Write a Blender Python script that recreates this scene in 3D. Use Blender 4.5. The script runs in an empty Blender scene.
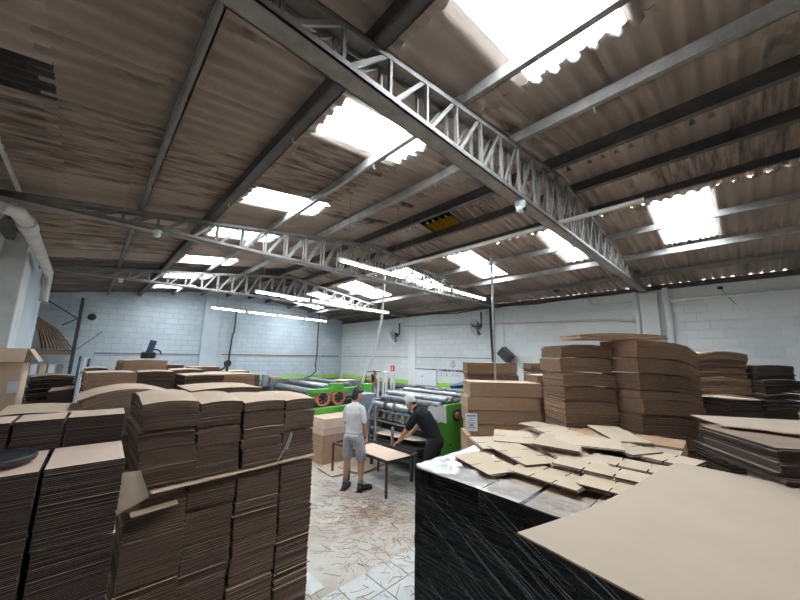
import bpy, math, random
from mathutils import Vector, Matrix, Euler, noise
R = random.Random
SC = bpy.context.scene
COL = SC.collection
# ------------------------------------------------------------------ camera
TH, PITCH, ROLL = math.radians(46.3), math.radians(10.0), math.radians(0.9)
cam = bpy.data.cameras.new('camera'); cam.sensor_width = 36; cam.lens = 323 / 800 * 36
cam.clip_start = 0.02; cam.clip_end = 200
co = bpy.data.objects.new('camera', cam); COL.objects.link(co)
fwd = Vector((math.cos(TH), math.sin(TH), 0)); rgt = Vector((math.sin(TH), -math.cos(TH), 0)); upv = Vector((0, 0, 1))
f3 = fwd * math.cos(PITCH) + upv * math.sin(PITCH); u3 = upv * math.cos(PITCH) - fwd * math.sin(PITCH)
r3 = rgt * math.cos(ROLL) + u3 * math.sin(ROLL); u3 = u3 * math.cos(ROLL) - rgt * math.sin(ROLL)
mw = Matrix((r3, u3, -f3)).transposed().to_4x4(); mw.translation = (0, 0, 2.3)
co.matrix_world = mw
SC.camera = co
# ------------------------------------------------------------------ world / light / exposure
SKY = 42.0
w = bpy.data.worlds.new('sky'); SC.world = w; w.use_nodes = True
bg = w.node_tree.nodes['Background']; bg.inputs[0].default_value = (0.93, 0.97, 1.0, 1); bg.inputs[1].default_value = SKY
SC.view_settings.view_transform = 'Standard'; SC.view_settings.look = 'None'
SC.view_settings.gamma = 1; SC.view_settings.use_curve_mapping = False
SC.view_settings.exposure = 0.22
SC.cycles.max_bounces = 10; SC.cycles.diffuse_bounces = 6; SC.cycles.transparent_max_bounces = 12
SC.cycles.sample_clamp_indirect = 6.0
# ------------------------------------------------------------------ room dimensions
XL, XR, YB, YF = -1.15, 9.9, 14.85, -3.6      # left wall, right wall, back wall, wall behind the camera
RIDGE = 4.45
def zroof(x): return 4.17 + .14 * (x + 1) if x < RIDGE else 4.17 + .14 * (9.9 - x)
SKYL = [(.28, 1.02), (2.13, 2.72), (4.26, 4.86), (6.10, 6.75), (8.55, 9.35), (10.9, 11.6), (13.0, 13.7)]
SKYR = [(.02, .73), (2.08, 2.5), (4.02, 4.75), (6.1, 6.8), (8.45, 9.6), (11.0, 11.8), (13.1, 13.8)]
def portal(x0, x1, y0, y1):
    l = bpy.data.lights.new('skylight_portal', 'AREA'); l.shape = 'RECTANGLE'; l.size = abs(x1 - x0); l.size_y = abs(y1 - y0)
    l.cycles.is_portal = True
    o = bpy.data.objects.new('skylight_portal', l); COL.objects.link(o)
    xm = (x0 + x1) / 2
    o.location = (xm, (y0 + y1) / 2, zroof(xm) - .05)
    o.rotation_euler = (0, -math.atan(.14) if xm < RIDGE else math.atan(.14), 0)
for a, b in SKYL: portal(1.3, 2.5, a, b)
for a, b in SKYR: portal(6.05, 7.8, a, b)

# ------------------------------------------------------------------ materials
MATS = {}
def mat(name, col, rough=.7, metal=0, col2=None, scale=6, stretch=(1, 1, 1), detail=5, lo=.35, hi=.7, bump=0, bscale=40, rnd=0, emit=None, spec=.5, col3=None, s3=1.5, lo3=.5, hi3=.7, trans=None):
    if name in MATS: return MATS[name]
    m = bpy.data.materials.new(name); MATS[name] = m; m.use_nodes = True
    nt = m.node_tree; N = nt.nodes; L = nt.links
    b = N['Principled BSDF']; b.inputs['Roughness'].default_value = rough; b.inputs['Metallic'].default_value = metal
    b.inputs['Specular IOR Level'].default_value = spec
    b.inputs['Base Color'].default_value = (*col, 1)
    geo = N.new('ShaderNodeNewGeometry'); mp = N.new('ShaderNodeMapping'); mp.inputs['Scale'].default_value = stretch
    L.new(geo.outputs['Position'], mp.inputs['Vector'])
    cur = None
    def layer(c0, c1, sc, l, h):
        n = N.new('ShaderNodeTexNoise'); n.inputs['Scale'].default_value = sc; n.inputs['Detail'].default_value = detail
        n.inputs['Roughness'].default_value = .62
        L.new(mp.outputs[0], n.inputs['Vector'])
        r = N.new('ShaderNodeMapRange'); r.inputs['From Min'].default_value = l; r.inputs['From Max'].default_value = h
        L.new(n.outputs['Fac'], r.inputs['Value'])
        x = N.new('ShaderNodeMix'); x.data_type = 'RGBA'
        L.new(r.outputs[0], x.inputs['Factor'])
        if isinstance(c0, tuple): x.inputs['A'].default_value = (*c0, 1)
        else: L.new(c0, x.inputs['A'])
        x.inputs['B'].default_value = (*c1, 1)
        return x.outputs['Result']
    if col2: cur = layer(col, col2, scale, lo, hi)
    if col3: cur = layer(cur if cur else col, col3, s3, lo3, hi3)
    if rnd:
        oi = N.new('ShaderNodeObjectInfo'); hv = N.new('ShaderNodeHueSaturation')
        r = N.new('ShaderNodeMapRange'); r.inputs['To Min'].default_value = 1 - rnd; r.inputs['To Max'].default_value = 1 + rnd
        L.new(oi.outputs['Random'], r.inputs['Value']); L.new(r.outputs[0], hv.inputs['Value'])
        if cur: L.new(cur, hv.inputs['Color'])
        else: hv.inputs['Color'].default_value = (*col, 1)
        cur = hv.outputs[0]
    if cur: L.new(cur, b.inputs['Base Color'])
    if bump:
        n = N.new('ShaderNodeTexNoise'); n.inputs['Scale'].default_value = bscale; n.inputs['Detail'].default_value = 4
        L.new(mp.outputs[0], n.inputs['Vector'])
        bp = N.new('ShaderNodeBump'); bp.inputs['Strength'].default_value = bump; bp.inputs['Distance'].default_value = .01
        L.new(n.outputs['Fac'], bp.inputs['Height']); L.new(bp.outputs[0], b.inputs['Normal'])
    if emit:
        b.inputs['Emission Color'].default_value = (*emit[0], 1); b.inputs['Emission Strength'].default_value = emit[1]
    return m
mat('fibre_cement', (.37, .305, .262), .9, col2=(.28, .225, .19), scale=1.1, stretch=(.7, 1.8, 1), lo=.35, hi=.68, bump=.35, bscale=30, rnd=.16, col3=(.045, .035, .03), s3=.9, lo3=.60, hi3=.70)
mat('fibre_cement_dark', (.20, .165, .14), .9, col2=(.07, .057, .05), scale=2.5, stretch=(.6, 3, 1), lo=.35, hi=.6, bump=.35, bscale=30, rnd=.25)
mat('fibre_cement_peeling', (.34, .275, .23), .9, col2=(.10, .074, .06), scale=3.0, stretch=(.7, 7, 1), lo=.40, hi=.66, bump=.5, bscale=40, rnd=.12)
mat('tar', (.02, .018, .017), .85, col2=(.06, .052, .048), scale=6)
mat('steel_grey', (.29, .275, .25), .55, .25, col2=(.19, .175, .16), scale=7, bump=.05, col3=(.11, .075, .055), s3=4, lo3=.66, hi3=.74)
mat('steel_light', (.36, .35, .335), .5, .3, col2=(.22, .205, .19), scale=6)
mat('steel_dark', (.045, .042, .042), .5, .2, col2=(.085, .075, .07), scale=5)
mat('steel_mid', (.16, .15, .145), .5, .3, col2=(.24, .23, .22), scale=4)
mat('white_paint', (.72, .74, .73), .6, col2=(.58, .60, .60), scale=4)
mat('pvc', (.62, .60, .56), .45, col2=(.48, .46, .42), scale=5)
mat('rubber', (.018, .018, .02), .55)
mat('plastic_black', (.02, .021, .024), .4)
mat('kraft', (.60, .45, .325), .85, col2=(.52, .38, .27), scale=3, bump=.06, bscale=120, rnd=.08)
mat('kraft_pale', (.47, .37, .28), .85, col2=(.43, .335, .25), scale=2, bump=.03, bscale=60, rnd=.05)
mat('kraft_blank', (.58, .46, .33), .85, col2=(.53, .41, .29), scale=3, rnd=.08)
mat('kraft_pink', (.68, .51, .40), .85, col2=(.60, .44, .34), scale=3, rnd=.06)
mat('kraft_orange', (.56, .345, .20), .85, col2=(.47, .28, .155), scale=3, rnd=.10)
mat('kraft_dark', (.30, .205, .14), .85, col2=(.22, .15, .10), scale=3, rnd=.08)
mat('flute', (.135, .083, .056), .9, col2=(.072, .043, .03), scale=14, stretch=(1, 1, 9), lo=.3, hi=.7, rnd=.18)  # sheet edges: shade trapped in the open flutes is painted into the brown
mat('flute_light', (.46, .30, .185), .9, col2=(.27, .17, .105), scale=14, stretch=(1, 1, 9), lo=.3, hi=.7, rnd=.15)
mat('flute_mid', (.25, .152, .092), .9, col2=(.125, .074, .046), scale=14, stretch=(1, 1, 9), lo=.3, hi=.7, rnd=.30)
mat('flute_dark', (.048, .031, .024), .9, col2=(.026, .017, .014), scale=14, stretch=(1, 1, 9), lo=.3, hi=.7, rnd=.18)  # near-black edges: shade of stack sides facing away from light is in the colour
mat('green_paint', (.09, .36, .04), .4, col2=(.07, .29, .035), scale=6)
mat('green_stripe', (.34, .62, .10), .6, col2=(.29, .54, .085), scale=5)
mat('grey_dado', (.20, .225, .245), .7, col2=(.15, .17, .19), scale=4)
mat('orange_rubber', (.52, .15, .07), .6, col2=(.36, .10, .05), scale=20)
mat('chrome', (.50, .51, .52), .30, .75, col2=(.25, .25, .26), scale=9)
mat('machine_grey', (.24, .25, .26), .45, .35, col2=(.12, .125, .13), scale=9)
mat('machine_black', (.022, .023, .026), .4, .2, col2=(.06, .06, .062), scale=12)
mat('copper', (.42, .20, .13), .5, .3, col2=(.26, .12, .08), scale=20)
mat('blue_steel', (.045, .085, .17), .5, .2, col2=(.03, .055, .11), scale=10)
mat('blue_plastic', (.03, .07, .13), .4)
mat('teal', (.02, .36, .30), .45)
mat('cabinet_grey', (.23, .26, .30), .5, .1, col2=(.19, .215, .25), scale=5)
mat('paper', (.80, .82, .86), .7)
mat('ink', (.05, .06, .10), .7)
mat('red', (.55, .03, .03), .4)
mat('wood', (.34, .21, .13), .75, col2=(.20, .12, .075), scale=7, stretch=(1, 1, 6), rnd=.2)
mat('wood_pale', (.45, .31, .21), .75, col2=(.32, .21, .14), scale=9, rnd=.2)
mat('skin', (.46, .25, .17), .5, spec=.35)
mat('hair', (.012, .010, .009), .5)
mat('cloth_white', (.80, .80, .81), .85, col2=(.58, .58, .60), scale=9, bump=.25, bscale=14)
mat('cloth_grey', (.36, .37, .40), .9, col2=(.28, .29, .32), scale=11, bump=.3, bscale=16)
mat('cloth_black', (.009, .010, .013), .9, col2=(.014, .015, .018), spec=.2, scale=10, bump=.3, bscale=14)
mat('cloth_charcoal', (.012, .0115, .012), .9, col2=(.018, .017, .017), spec=.2, scale=10)
mat('sock', (.22, .22, .21), .9)
mat('scrap', (.50, .335, .245), .85, col2=(.38, .25, .175), scale=8)
mat('scrap_dark', (.24, .16, .11), .85)
mat('floor_tile', (.56, .56, .53), .45, col2=(.46, .46, .43), scale=5, col3=(.30, .30, .28), s3=14, lo3=.60, hi3=.68, rnd=.05)
mat('tube_lamp', (1, 1, 1), .5, emit=((.90, .96, 1.0), 38.0))
mat('rust_steel', (.075, .045, .035), .6, .1, col2=(.04, .028, .024), scale=9)
mat('glass_dark', (.01, .01, .012), .1)
# concrete floor
mat('concrete', (.37, .315, .26), .8, col2=(.50, .465, .415), scale=1.3, lo=.38, hi=.60, bump=.15, bscale=25, col3=(.25, .205, .165), s3=5, lo3=.58, hi3=.72)
mat('block_paint_blue', (.56, .625, .665), .65, col2=(.46, .52, .56), scale=1.2, bump=.2, bscale=35, rnd=.03, col3=(.30, .33, .35), s3=3.2, lo3=.66, hi3=.78)
mat('block_paint_white', (.74, .755, .75), .65, col2=(.66, .675, .67), scale=1.1, bump=.2, bscale=35, rnd=.05, col3=(.38, .38, .37), s3=4, lo3=.68, hi3=.8)
def with_blocks(name, base, axis):
    """copy of a wall paint with shallow block joints (for courses too far away to model)"""
    m = MATS[base].copy(); m.name = name; MATS[name] = m
    nt = m.node_tree; N = nt.nodes; L = nt.links; b = N['Principled BSDF']
    geo = N.new('ShaderNodeNewGeometry'); sp = N.new('ShaderNodeSeparateXYZ'); cb = N.new('ShaderNodeCombineXYZ')
    L.new(geo.outputs['Position'], sp.inputs[0]); L.new(sp.outputs[axis], cb.inputs['X']); L.new(sp.outputs['Z'], cb.inputs['Y'])
    br = N.new('ShaderNodeTexBrick'); br.inputs['Scale'].default_value = 1
    br.inputs['Brick Width'].default_value = .4; br.inputs['Row Height'].default_value = .2; br.inputs['Mortar Size'].default_value = .009
    br.inputs['Mortar Smooth'].default_value = .2
    br.inputs['Color1'].default_value = (1, 1, 1, 1); br.inputs['Color2'].default_value = (.93, .93, .93, 1); br.inputs['Mortar'].default_value = (.78, .78, .78, 1)
    L.new(cb.outputs[0], br.inputs['Vector'])
    lk = b.inputs['Base Color'].links[0].from_socket
    mx = N.new('ShaderNodeMix'); mx.data_type = 'RGBA'; mx.blend_type = 'MULTIPLY'; mx.inputs['Factor'].default_value = 1
    L.new(lk, mx.inputs['A']); L.new(br.outputs['Color'], mx.inputs['B']); L.new(mx.outputs['Result'], b.inputs['Base Color'])
    bp = N.new('ShaderNodeBump'); bp.invert = True; bp.inputs['Strength'].default_value = .8; bp.inputs['Distance'].default_value = .012
    L.new(br.outputs['Fac'], bp.inputs['Height'])
    old = b.inputs['Normal'].links
    if old: L.new(old[0].from_socket, bp.inputs['Normal'])
    L.new(bp.outputs[0], b.inputs['Normal'])
with_blocks('blocks_blue', 'block_paint_blue', 'X')
with_blocks('blocks_white', 'block_paint_white', 'Y')
def film_mat(name, tint, gl, rough, bump, alpha_gl):
    m = bpy.data.materials.new(name); MATS[name] = m; m.use_nodes = True
    nt = m.node_tree; N = nt.nodes; L = nt.links; N.remove(N['Principled BSDF']); out = N['Material Output']
    tr = N.new('ShaderNodeBsdfTransparent'); tr.inputs[0].default_value = (*tint, 1)
    g = N.new('ShaderNodeBsdfGlossy'); g.inputs['Color'].default_value = (*gl, 1); g.inputs['Roughness'].default_value = rough
    fr = N.new('ShaderNodeFresnel'); fr.inputs[0].default_value = 1.45
    ad = N.new('ShaderNodeMath'); ad.operation = 'ADD'; ad.inputs[1].default_value = alpha_gl; ad.use_clamp = True
    geo = N.new('ShaderNodeNewGeometry'); mp = N.new('ShaderNodeMapping'); mp.inputs['Rotation'].default_value = (math.radians(-32), 0, 0)
    mp.inputs['Scale'].default_value = (8, 2.2, 45)
    L.new(geo.outputs['Position'], mp.inputs[0])
    n = N.new('ShaderNodeTexNoise'); n.inputs['Scale'].default_value = 1.0; n.inputs['Detail'].default_value = 5; n.inputs['Roughness'].default_value = .65
    L.new(mp.outputs[0], n.inputs['Vector'])
    bp = N.new('ShaderNodeBump'); bp.inputs['Strength'].default_value = bump; bp.inputs['Distance'].default_value = .03
    L.new(n.outputs['Fac'], bp.inputs['Height']); L.new(bp.outputs[0], g.inputs['Normal']); L.new(bp.outputs[0], fr.inputs['Normal'])
    L.new(fr.outputs[0], ad.inputs[0])
    mx = N.new('ShaderNodeMixShader'); L.new(ad.outputs[0], mx.inputs[0]); L.new(tr.outputs[0], mx.inputs[1]); L.new(g.outputs[0], mx.inputs[2])
    L.new(mx.outputs[0], out.inputs['Surface'])
film_mat('film_dark', (.05, .05, .052), (.5, .51, .53), .06, .5, .0)  # same film as the clear rim, tinted near black for the shaded sides
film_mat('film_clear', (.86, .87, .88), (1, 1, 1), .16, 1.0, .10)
def pane_mat(name, tcol, dcol, fac):
    m = bpy.data.materials.new(name); MATS[name] = m; m.use_nodes = True
    nt = m.node_tree; N = nt.nodes; L = nt.links; N.remove(N['Principled BSDF']); out = N['Material Output']
    tr = N.new('ShaderNodeBsdfTransparent'); tr.inputs[0].default_value = (*tcol, 1)
    tl = N.new('ShaderNodeBsdfTranslucent'); tl.inputs[0].default_value = (*dcol, 1)
    mx = N.new('ShaderNodeMixShader'); mx.inputs[0].default_value = fac
    L.new(tr.outputs[0], mx.inputs[1]); L.new(tl.outputs[0], mx.inputs[2]); L.new(mx.outputs[0], out.inputs['Surface'])
pane_mat('skylight', (.92, .95, .97), (.9, .93, .95), .35)
pane_mat('skylight_yellowed', (.034, .024, .006), (.036, .026, .007), .35)

# ------------------------------------------------------------------ mesh helpers
def basis(axis):
    a = Vector(axis).normalized(); h = Vector((0, 0, 1)) if abs(a.z) < .95 else Vector((0, 1, 0))
    s = a.cross(h).normalized(); return a, s, s.cross(a).normalized()
class MB:
    def __init__(s): s.v = []; s.f = []; s.m = []
    def add(s, vs, fs, m=0):
        k = len(s.v); s.v += [tuple(p) for p in vs]
        for f in fs: s.f.append([i + k for i in f]); s.m.append(m)
        return s
    def box(s, c, d, rot=0, m=0, M=None):
        hx, hy, hz = d[0] / 2, d[1] / 2, d[2] / 2
        vs = [Vector((x, y, z)) for x in (-hx, hx) for y in (-hy, hy) for z in (-hz, hz)]
        if M is None: M = Matrix.Rotation(rot, 3, 'Z')
        return s.add([M @ p + Vector(c) for p in vs], [(0, 1, 3, 2), (4, 6, 7, 5), (0, 4, 5, 1), (2, 3, 7, 6), (0, 2, 6, 4), (1, 5, 7, 3)], m)
    def cbox(s, c, d, b=.01, rot=0, m=0):
        """box with chamfered vertical and horizontal edges"""
        M = Matrix.Rotation(rot, 3, 'Z'); hx, hy, hz = d[0] / 2, d[1] / 2, d[2] / 2
        def ring(ix, iy, z, o): return [M @ Vector(p) + Vector(c) for p in
            ((-hx + ix + o, -hy + iy, z), (hx - ix - o, -hy + iy, z), (hx - ix, -hy + iy + o, z), (hx - ix, hy - iy - o, z), (hx - ix - o, hy - iy, z), (-hx + ix + o, hy - iy, z), (-hx + ix, hy - iy - o, z), (-hx + ix, -hy + iy + o, z))]
        rs = [ring(b, b, -hz, b), ring(0, 0, -hz + b, b), ring(0, 0, hz - b, b), ring(b, b, hz, b)]
        vs = [p for r in rs for p in r]; fs = []
        for k in range(3):
            for i in range(8): j = (i + 1) % 8; fs.append((k * 8 + i, k * 8 + j, k * 8 + 8 + j, k * 8 + 8 + i))
        fs += [tuple(range(7, -1, -1)), tuple(range(24, 32))]
        return s.add(vs, fs, m)
    def bar(s, p, q, wd, ht, m=0, up=(0, 0, 1)):
        p, q = Vector(p), Vector(q); a = (q - p); ln = a.length; a.normalize()
        u = Vector(up)
        if abs(a.dot(u)) > .98: u = Vector((0, 1, 0))
        sd = a.cross(u).normalized(); u = sd.cross(a)
        return s.box((p + q) / 2, (ln, wd, ht), m=m, M=Matrix((a, sd, u)).transposed())
    def tube(s, pts, r, n=10, m=0, caps=True):
        pts = [Vector(p) for p in pts]; rs = r if isinstance(r, (list, tuple)) else [r] * len(pts)
        vs = []; fs = []; prev = None
        for i, p in enumerate(pts):
            t = (pts[min(i + 1, len(pts) - 1)] - pts[max(i - 1, 0)]).normalized()
            if prev is None: _, sd, u = basis(t)
            else: sd = (prev - t * prev.dot(t)).normalized(); u = sd.cross(t)
            prev = sd
            for k in range(n):
                an = 2 * math.pi * k / n; vs.append(p + (sd * math.cos(an) + u * math.sin(an)) * rs[i])
        for i in range(len(pts) - 1):
            for k in range(n): j = (k + 1) % n; fs.append((i * n + k, i * n + j, i * n + n + j, i * n + n + k))
        if caps: fs += [tuple(range(n - 1, -1, -1)), tuple(range((len(pts) - 1) * n, len(pts) * n))]
        return s.add(vs, fs, m)
    def lathe(s, prof, c, axis=(0, 0, 1), n=20, m=0, caps=True):
        """prof: (radius, height) pairs along axis"""
        a, sd, u = basis(axis); vs = []; fs = []
        for r, h in prof:
            for k in range(n):
                an = 2 * math.pi * k / n; vs.append(Vector(c) + a * h + (sd * math.cos(an) + u * math.sin(an)) * max(r, 1e-4))
        for i in range(len(prof) - 1):
            for k in range(n): j = (k + 1) % n; fs.append((i * n + k, i * n + j, i * n + n + j, i * n + n + k))
        if caps: fs += [tuple(range(n - 1, -1, -1)), tuple(range((len(prof) - 1) * n, len(prof) * n))]
        return s.add(vs, fs, m)
    def prism(s, poly, z0, z1, m=0, ms=None, M=None):
        n = len(poly); M = M or Matrix.Identity(4)
        vs = [M @ Vector((x, y, z0)) for x, y in poly] + [M @ Vector((x, y, z1)) for x, y in poly]
        s.add(vs, [tuple(range(n - 1, -1, -1)), tuple(range(n, 2 * n))], m)
        k = len(s.v) - 2 * n
        for i in range(n): j = (i + 1) % n; s.f.append([k + i, k + j, k + n + j, k + n + i]); s.m.append(m if ms is None else ms)
        return s
    def build(s, name, mats, parent=None, local=False, smooth=False, loc=None):
        if isinstance(mats, str): mats = [mats]
        me = bpy.data.meshes.new(name)
        off = Vector((0, 0, 0))
        if parent is not None and not local: off = WORLD[parent.name]
        if loc is not None: off = Vector(loc)
        me.from_pydata([Vector(p) - off for p in s.v], [], s.f)
        for n in mats: me.materials.append(MATS[n])
        me.polygons.foreach_set('material_index', s.m)
        if smooth: me.polygons.foreach_set('use_smooth', [True] * len(s.f)); 
        me.update()
        if smooth: me.set_sharp_from_angle(angle=math.radians(40))
        o = bpy.data.objects.new(name, me); COL.objects.link(o)
        if parent is not None: o.parent = parent
        if loc is not None: o.location = loc
        WORLD[o.name] = off.copy()
        return o
WORLD = {}
def tag(o, label=None, cat=None, group=None, kind=None):
    if label: o['label'] = label
    if cat: o['category'] = cat
    if group: o['group'] = group
    if kind: o['kind'] = kind
    return o
def thing(name, label, cat, loc=(0, 0, 0), rz=0, group=None):
    o = bpy.data.objects.new(name, None); COL.objects.link(o); o.location = loc; o.rotation_euler = (0, 0, rz)
    o.empty_display_size = .1
    WORLD[o.name] = Vector(loc); return tag(o, label, cat, group)
def copy_to(src, parent, loc, sc=None, rot=None):
    o = src.copy(); COL.objects.link(o); o.parent = parent; o.location = loc
    if sc: o.scale = sc
    if rot: o.rotation_euler = rot
    return o

# ================================================================== STRUCTURE
# floor
fl = MB().box((4.4, 5.6, -.1), (11.6, 18.8, .2)).build('floor', 'concrete'); tag(fl, 'worn grey concrete factory floor with patches of white tile', kind='structure')
tile = MB().cbox((0, 0, .003), (.33, .33, .010), .003).build('tile', 'floor_tile', fl, local=True)
first = True
def put_tile(x, y, r):
    global first
    o = tile if first else copy_to(tile, fl, (0, 0, 0)); first = False
    o.location = (x + r.uniform(-.002, .002), y + r.uniform(-.002, .002), r.uniform(-.001, .001)); o.rotation_euler = (0, 0, r.choice((0, 1, 2, 3)) * math.pi / 2)
r = R(3)
for i in range(-2, 10):
    for j in range(0, 5):                                   # strip of tile between the camera and the machines
        x, y = 2.13 + .34 * i + .17, 3.07 - .34 * j - .17
        if x > .2: put_tile(x, y, r)
for x, y in ((1.88, 3.33), (1.54, 3.33), (1.54, 3.67)): put_tile(x, y, r)
for i in range(0, 4):
    for j in range(-2, 9):                                  # tile under the feeding table
        put_tile(4.05 + .34 * i + .17, 3.41 + .34 * j + .17, r)
# walls
def wall(name, c, d, m, label):
    o = MB().box(c, d).build(name, m); return tag(o, label, kind='structure')
wb = wall('wall_back', (4.1, YB + .1, 2.5), (12.0, .2, 5.0), 'blocks_blue', 'pale blue painted concrete block wall at the far end of the hall')
wr = wall('wall_right', (XR + .1, 5.6, 2.065), (.2, 18.7, 4.13), 'blocks_white', 'white painted concrete block wall along the eaves')
wl = wall('wall_left', (XL - .1, 3.8, 2.1), (.2, 15.2, 4.2), 'white_paint', 'shaded white wall on the left with projecting pier')
wl2 = wall('wall_left_recess', (-1.42, 13.15, 2.1), (.2, 3.6, 4.2), 'block_paint_blue', 'recessed pale wall behind the blue storage rack')
wf = wall('wall_front', (4.4, YF - .1, 2.6), (11.4, .2, 5.2), 'block_paint_white', 'block wall behind the viewer')
# painted band, grey dado
def band(name, c, d, m, label): return tag(MB().box(c, d).build(name, m), label, kind='structure')
band('trim_1', (5.6, YB - .006, 1.28), (8.4, .012, .17), 'green_stripe', 'lime green painted stripe on the far wall')
band('trim_2', (XR - .006, 6.6, 1.28), (.012, 16.0, .17), 'green_stripe', 'lime green painted stripe on the right wall')
band('trim_3', (5.6, YB - .005, .6), (8.4, .010, 1.19), 'grey_dado', 'blue grey painted dado on the far wall')
band('trim_4', (XR - .005, 6.6, .6), (.010, 16.0, 1.19), 'grey_dado', 'blue grey painted dado on the right wall')
# weathered bond-beam ledge
band('trim_5', (6.9, YB - .015, 2.29), (5.7, .03, .05), 'wood', 'thin brown mortar ledge across the far wall')
band('trim_6', (XR - .01, 8.0, 2.30), (.02, 13.4, .025), 'steel_mid', 'thin dark joint line across the right wall')
band('trim_7', (2.0, YB - .012, 2.27), (3.6, .024, .06), 'cabinet_grey', 'rough grey ledge on the far wall beside the rack')
# pilasters
def pil(name, c, d, m, label):
    return tag(MB().cbox(c, d, .012).build(name, m), label, kind='structure')
pil('column_1', (3.55, YB - .05, 2.3), (.62, .1, 4.6), 'block_paint_blue', 'pale blue flush pilaster on the far wall')
pil('column_2', (XR - .09, 1.42, 1.98), (.18, .36, 3.94), 'block_paint_white', 'white concrete pier carrying the end of the nearest truss')
pil('column_3', (XR - .022, 9.55, 1.95), (.044, .42, 3.9), 'block_paint_white', 'white concrete pier between the wall fan and the notice board')
pil('column_4', (XR - .022, 5.55, 1.95), (.044, .42, 3.9), 'block_paint_white', 'white concrete pier beside the cable drop')
pil('column_5', (XL + .06, 9.9, 2.1), (.34, 2.7, 4.2), 'block_paint_blue', 'blue grey painted pier on the left wall')
pil('column_6', (XL + .09, 8.15, 2.1), (.36, .7, 4.2), 'white_paint', 'bright white corner strip of the left pier')
# individually modelled blocks of the near stretch of the right wall
blk = MB().cbox((0, 0, 0), (.03, .3985, .1985), .003).build('block', 'block_paint_white', wr, local=True)
r = R(8); fb = True
for c in range(7, 20):
    z = .1 + .2 * c
    for k in range(-5, 13):
        y = .4 * k + (.2 if c % 2 else 0)
        if 1.2 < y < 1.66 or z > 4.03: continue
        o = blk if fb else copy_to(blk, wr, (0, 0, 0)); fb = False
        o.location = (XR - .008 + r.uniform(-.0025, .0025), y, z); o.rotation_euler = (0, 0, r.uniform(-.004, .004))
# ------------------------------------------------------------------ roof of corrugated sheets
cap = MB()
for s in (-1, 1):
    cap.bar((RIDGE + s * .0, YF - .3, zroof(RIDGE) + .05), (RIDGE, YB + .5, zroof(RIDGE) + .05), .05, .02)
    a = [(RIDGE, 0, 0)]
n = 12
vs = []
for yy in (YF - .3, YB + .5):
    for i in range(n + 1):
        t = -1 + 2 * i / n; vs.append((RIDGE + .2 * t, yy, zroof(RIDGE) + .085 - .06 * abs(t) ** 1.3))
cap.add(vs, [(i, i + 1, n + 2 + i, n + 1 + i) for i in range(n)])
roof = tag(cap.build('ceiling', 'fibre_cement_dark'), 'low gabled roof of brown corrugated fibre cement sheets with skylights', kind='structure')
def sheet_mesh(name, x0, x1, lift, waves=5, amp=.024, th=.008):
    vs = []; fs = []; ns = waves * 8
    for top in (0, 1):
        for x in (x0, x1):
            for i in range(ns + 1):
                u = i / ns
                vs.append((x, u, zroof(x) + lift + amp * math.cos(2 * math.pi * waves * u) + top * th))
    q = ns + 1
    for i in range(ns):
        fs += [(i, i + 1, q + i + 1, q + i), (2 * q + i + 1, 2 * q + i, 3 * q + i, 3 * q + i + 1), (i + 1, i, 2 * q + i, 2 * q + i + 1), (q + i, q + i + 1, 3 * q + i + 1, 3 * q + i)]
    me = bpy.data.meshes.new(name); me.from_pydata(vs, [], fs)
    me.polygons.foreach_set('use_smooth', [True] * len(fs)); me.update(); me.set_sharp_from_angle(angle=math.radians(45)); return me
LROWS = [(-1.55, -.42, -.012, []), (-.5, .12, 0, []), (.05, 1.36, .012, []), (1.28, 2.55, .024, SKYL), (2.47, 3.65, .036, []), (3.57, 4.45, .048, [])]
RROWS = [(5.42, 4.45, .048, []), (6.10, 5.2, .036, []), (7.90, 6.04, .024, SKYR), (9.24, 7.68, .012, []), (10.35, 8.94, 0, [])]
r = R(21)
def lay(rows, left):
    for ri, (x0, x1, lift, sky) in enumerate(rows):
        tar = left and ri == 0
        if tar: sky = [(3.05, 3.5)]
        pl = .5 * (x0 + x1)
        base = sheet_mesh('roof_sheet', min(x0, x1), max(x0, x1), lift)
        variants = {}
        def get(mn):
            if mn not in variants:
                me = base.copy(); me.materials.append(MATS[mn]); variants[mn] = me
            return variants[mn]
        ys = [YF - .3] + [v for a in sorted(sky) for v in a] + [YB + .4]
        for k in range(len(ys) - 1):
            y0, y1 = ys[k], ys[k + 1]
            if k % 2 == 1:
                o = bpy.data.objects.new('skylight_sheet', get('tar' if tar else 'skylight')); o.name = 'roof_sheet' if tar else 'skylight_sheet'; COL.objects.link(o); o.parent = roof
                o.location = (0, y0, 0); o.scale = (1, y1 - y0, 1); continue
            n = max(1, round((y1 - y0) / .74)); wd = (y1 - y0) / n
            for i in range(n):
                yy = y0 + i * wd; mid = yy + wd / 2
                mn = 'fibre_cement'
                if left and ri in (0, 1, 2) and (3.5 < mid < 4.7): mn = 'fibre_cement_peeling'
                elif left and ri in (0, 1, 2) and 6.4 < mid < 8.5: mn = 'fibre_cement_peeling'
                elif left and ri in (2, 3) and 3.1 < mid < 4.2: mn = 'fibre_cement_peeling'
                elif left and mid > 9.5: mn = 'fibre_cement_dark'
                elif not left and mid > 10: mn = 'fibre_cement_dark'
                elif not left and ri == 0 and 1.8 < mid < 3.2: mn = 'fibre_cement_peeling'
                elif not left and ri == 0 and 3.2 < mid < 3.95: mn = 'skylight_yellowed'
                elif not left and ri in (0, 1) and r.random() < .35: mn = 'fibre_cement_peeling'
                o = bpy.data.objects.new('skylight_sheet' if 'yell' in mn else 'roof_sheet', get(mn)); COL.objects.link(o); o.parent = roof
                o.location = (0, yy - .015, r.uniform(-.003, .003)); o.scale = (1, wd + .05, 1)
lay(LROWS, True); lay(RROWS, False)
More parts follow.
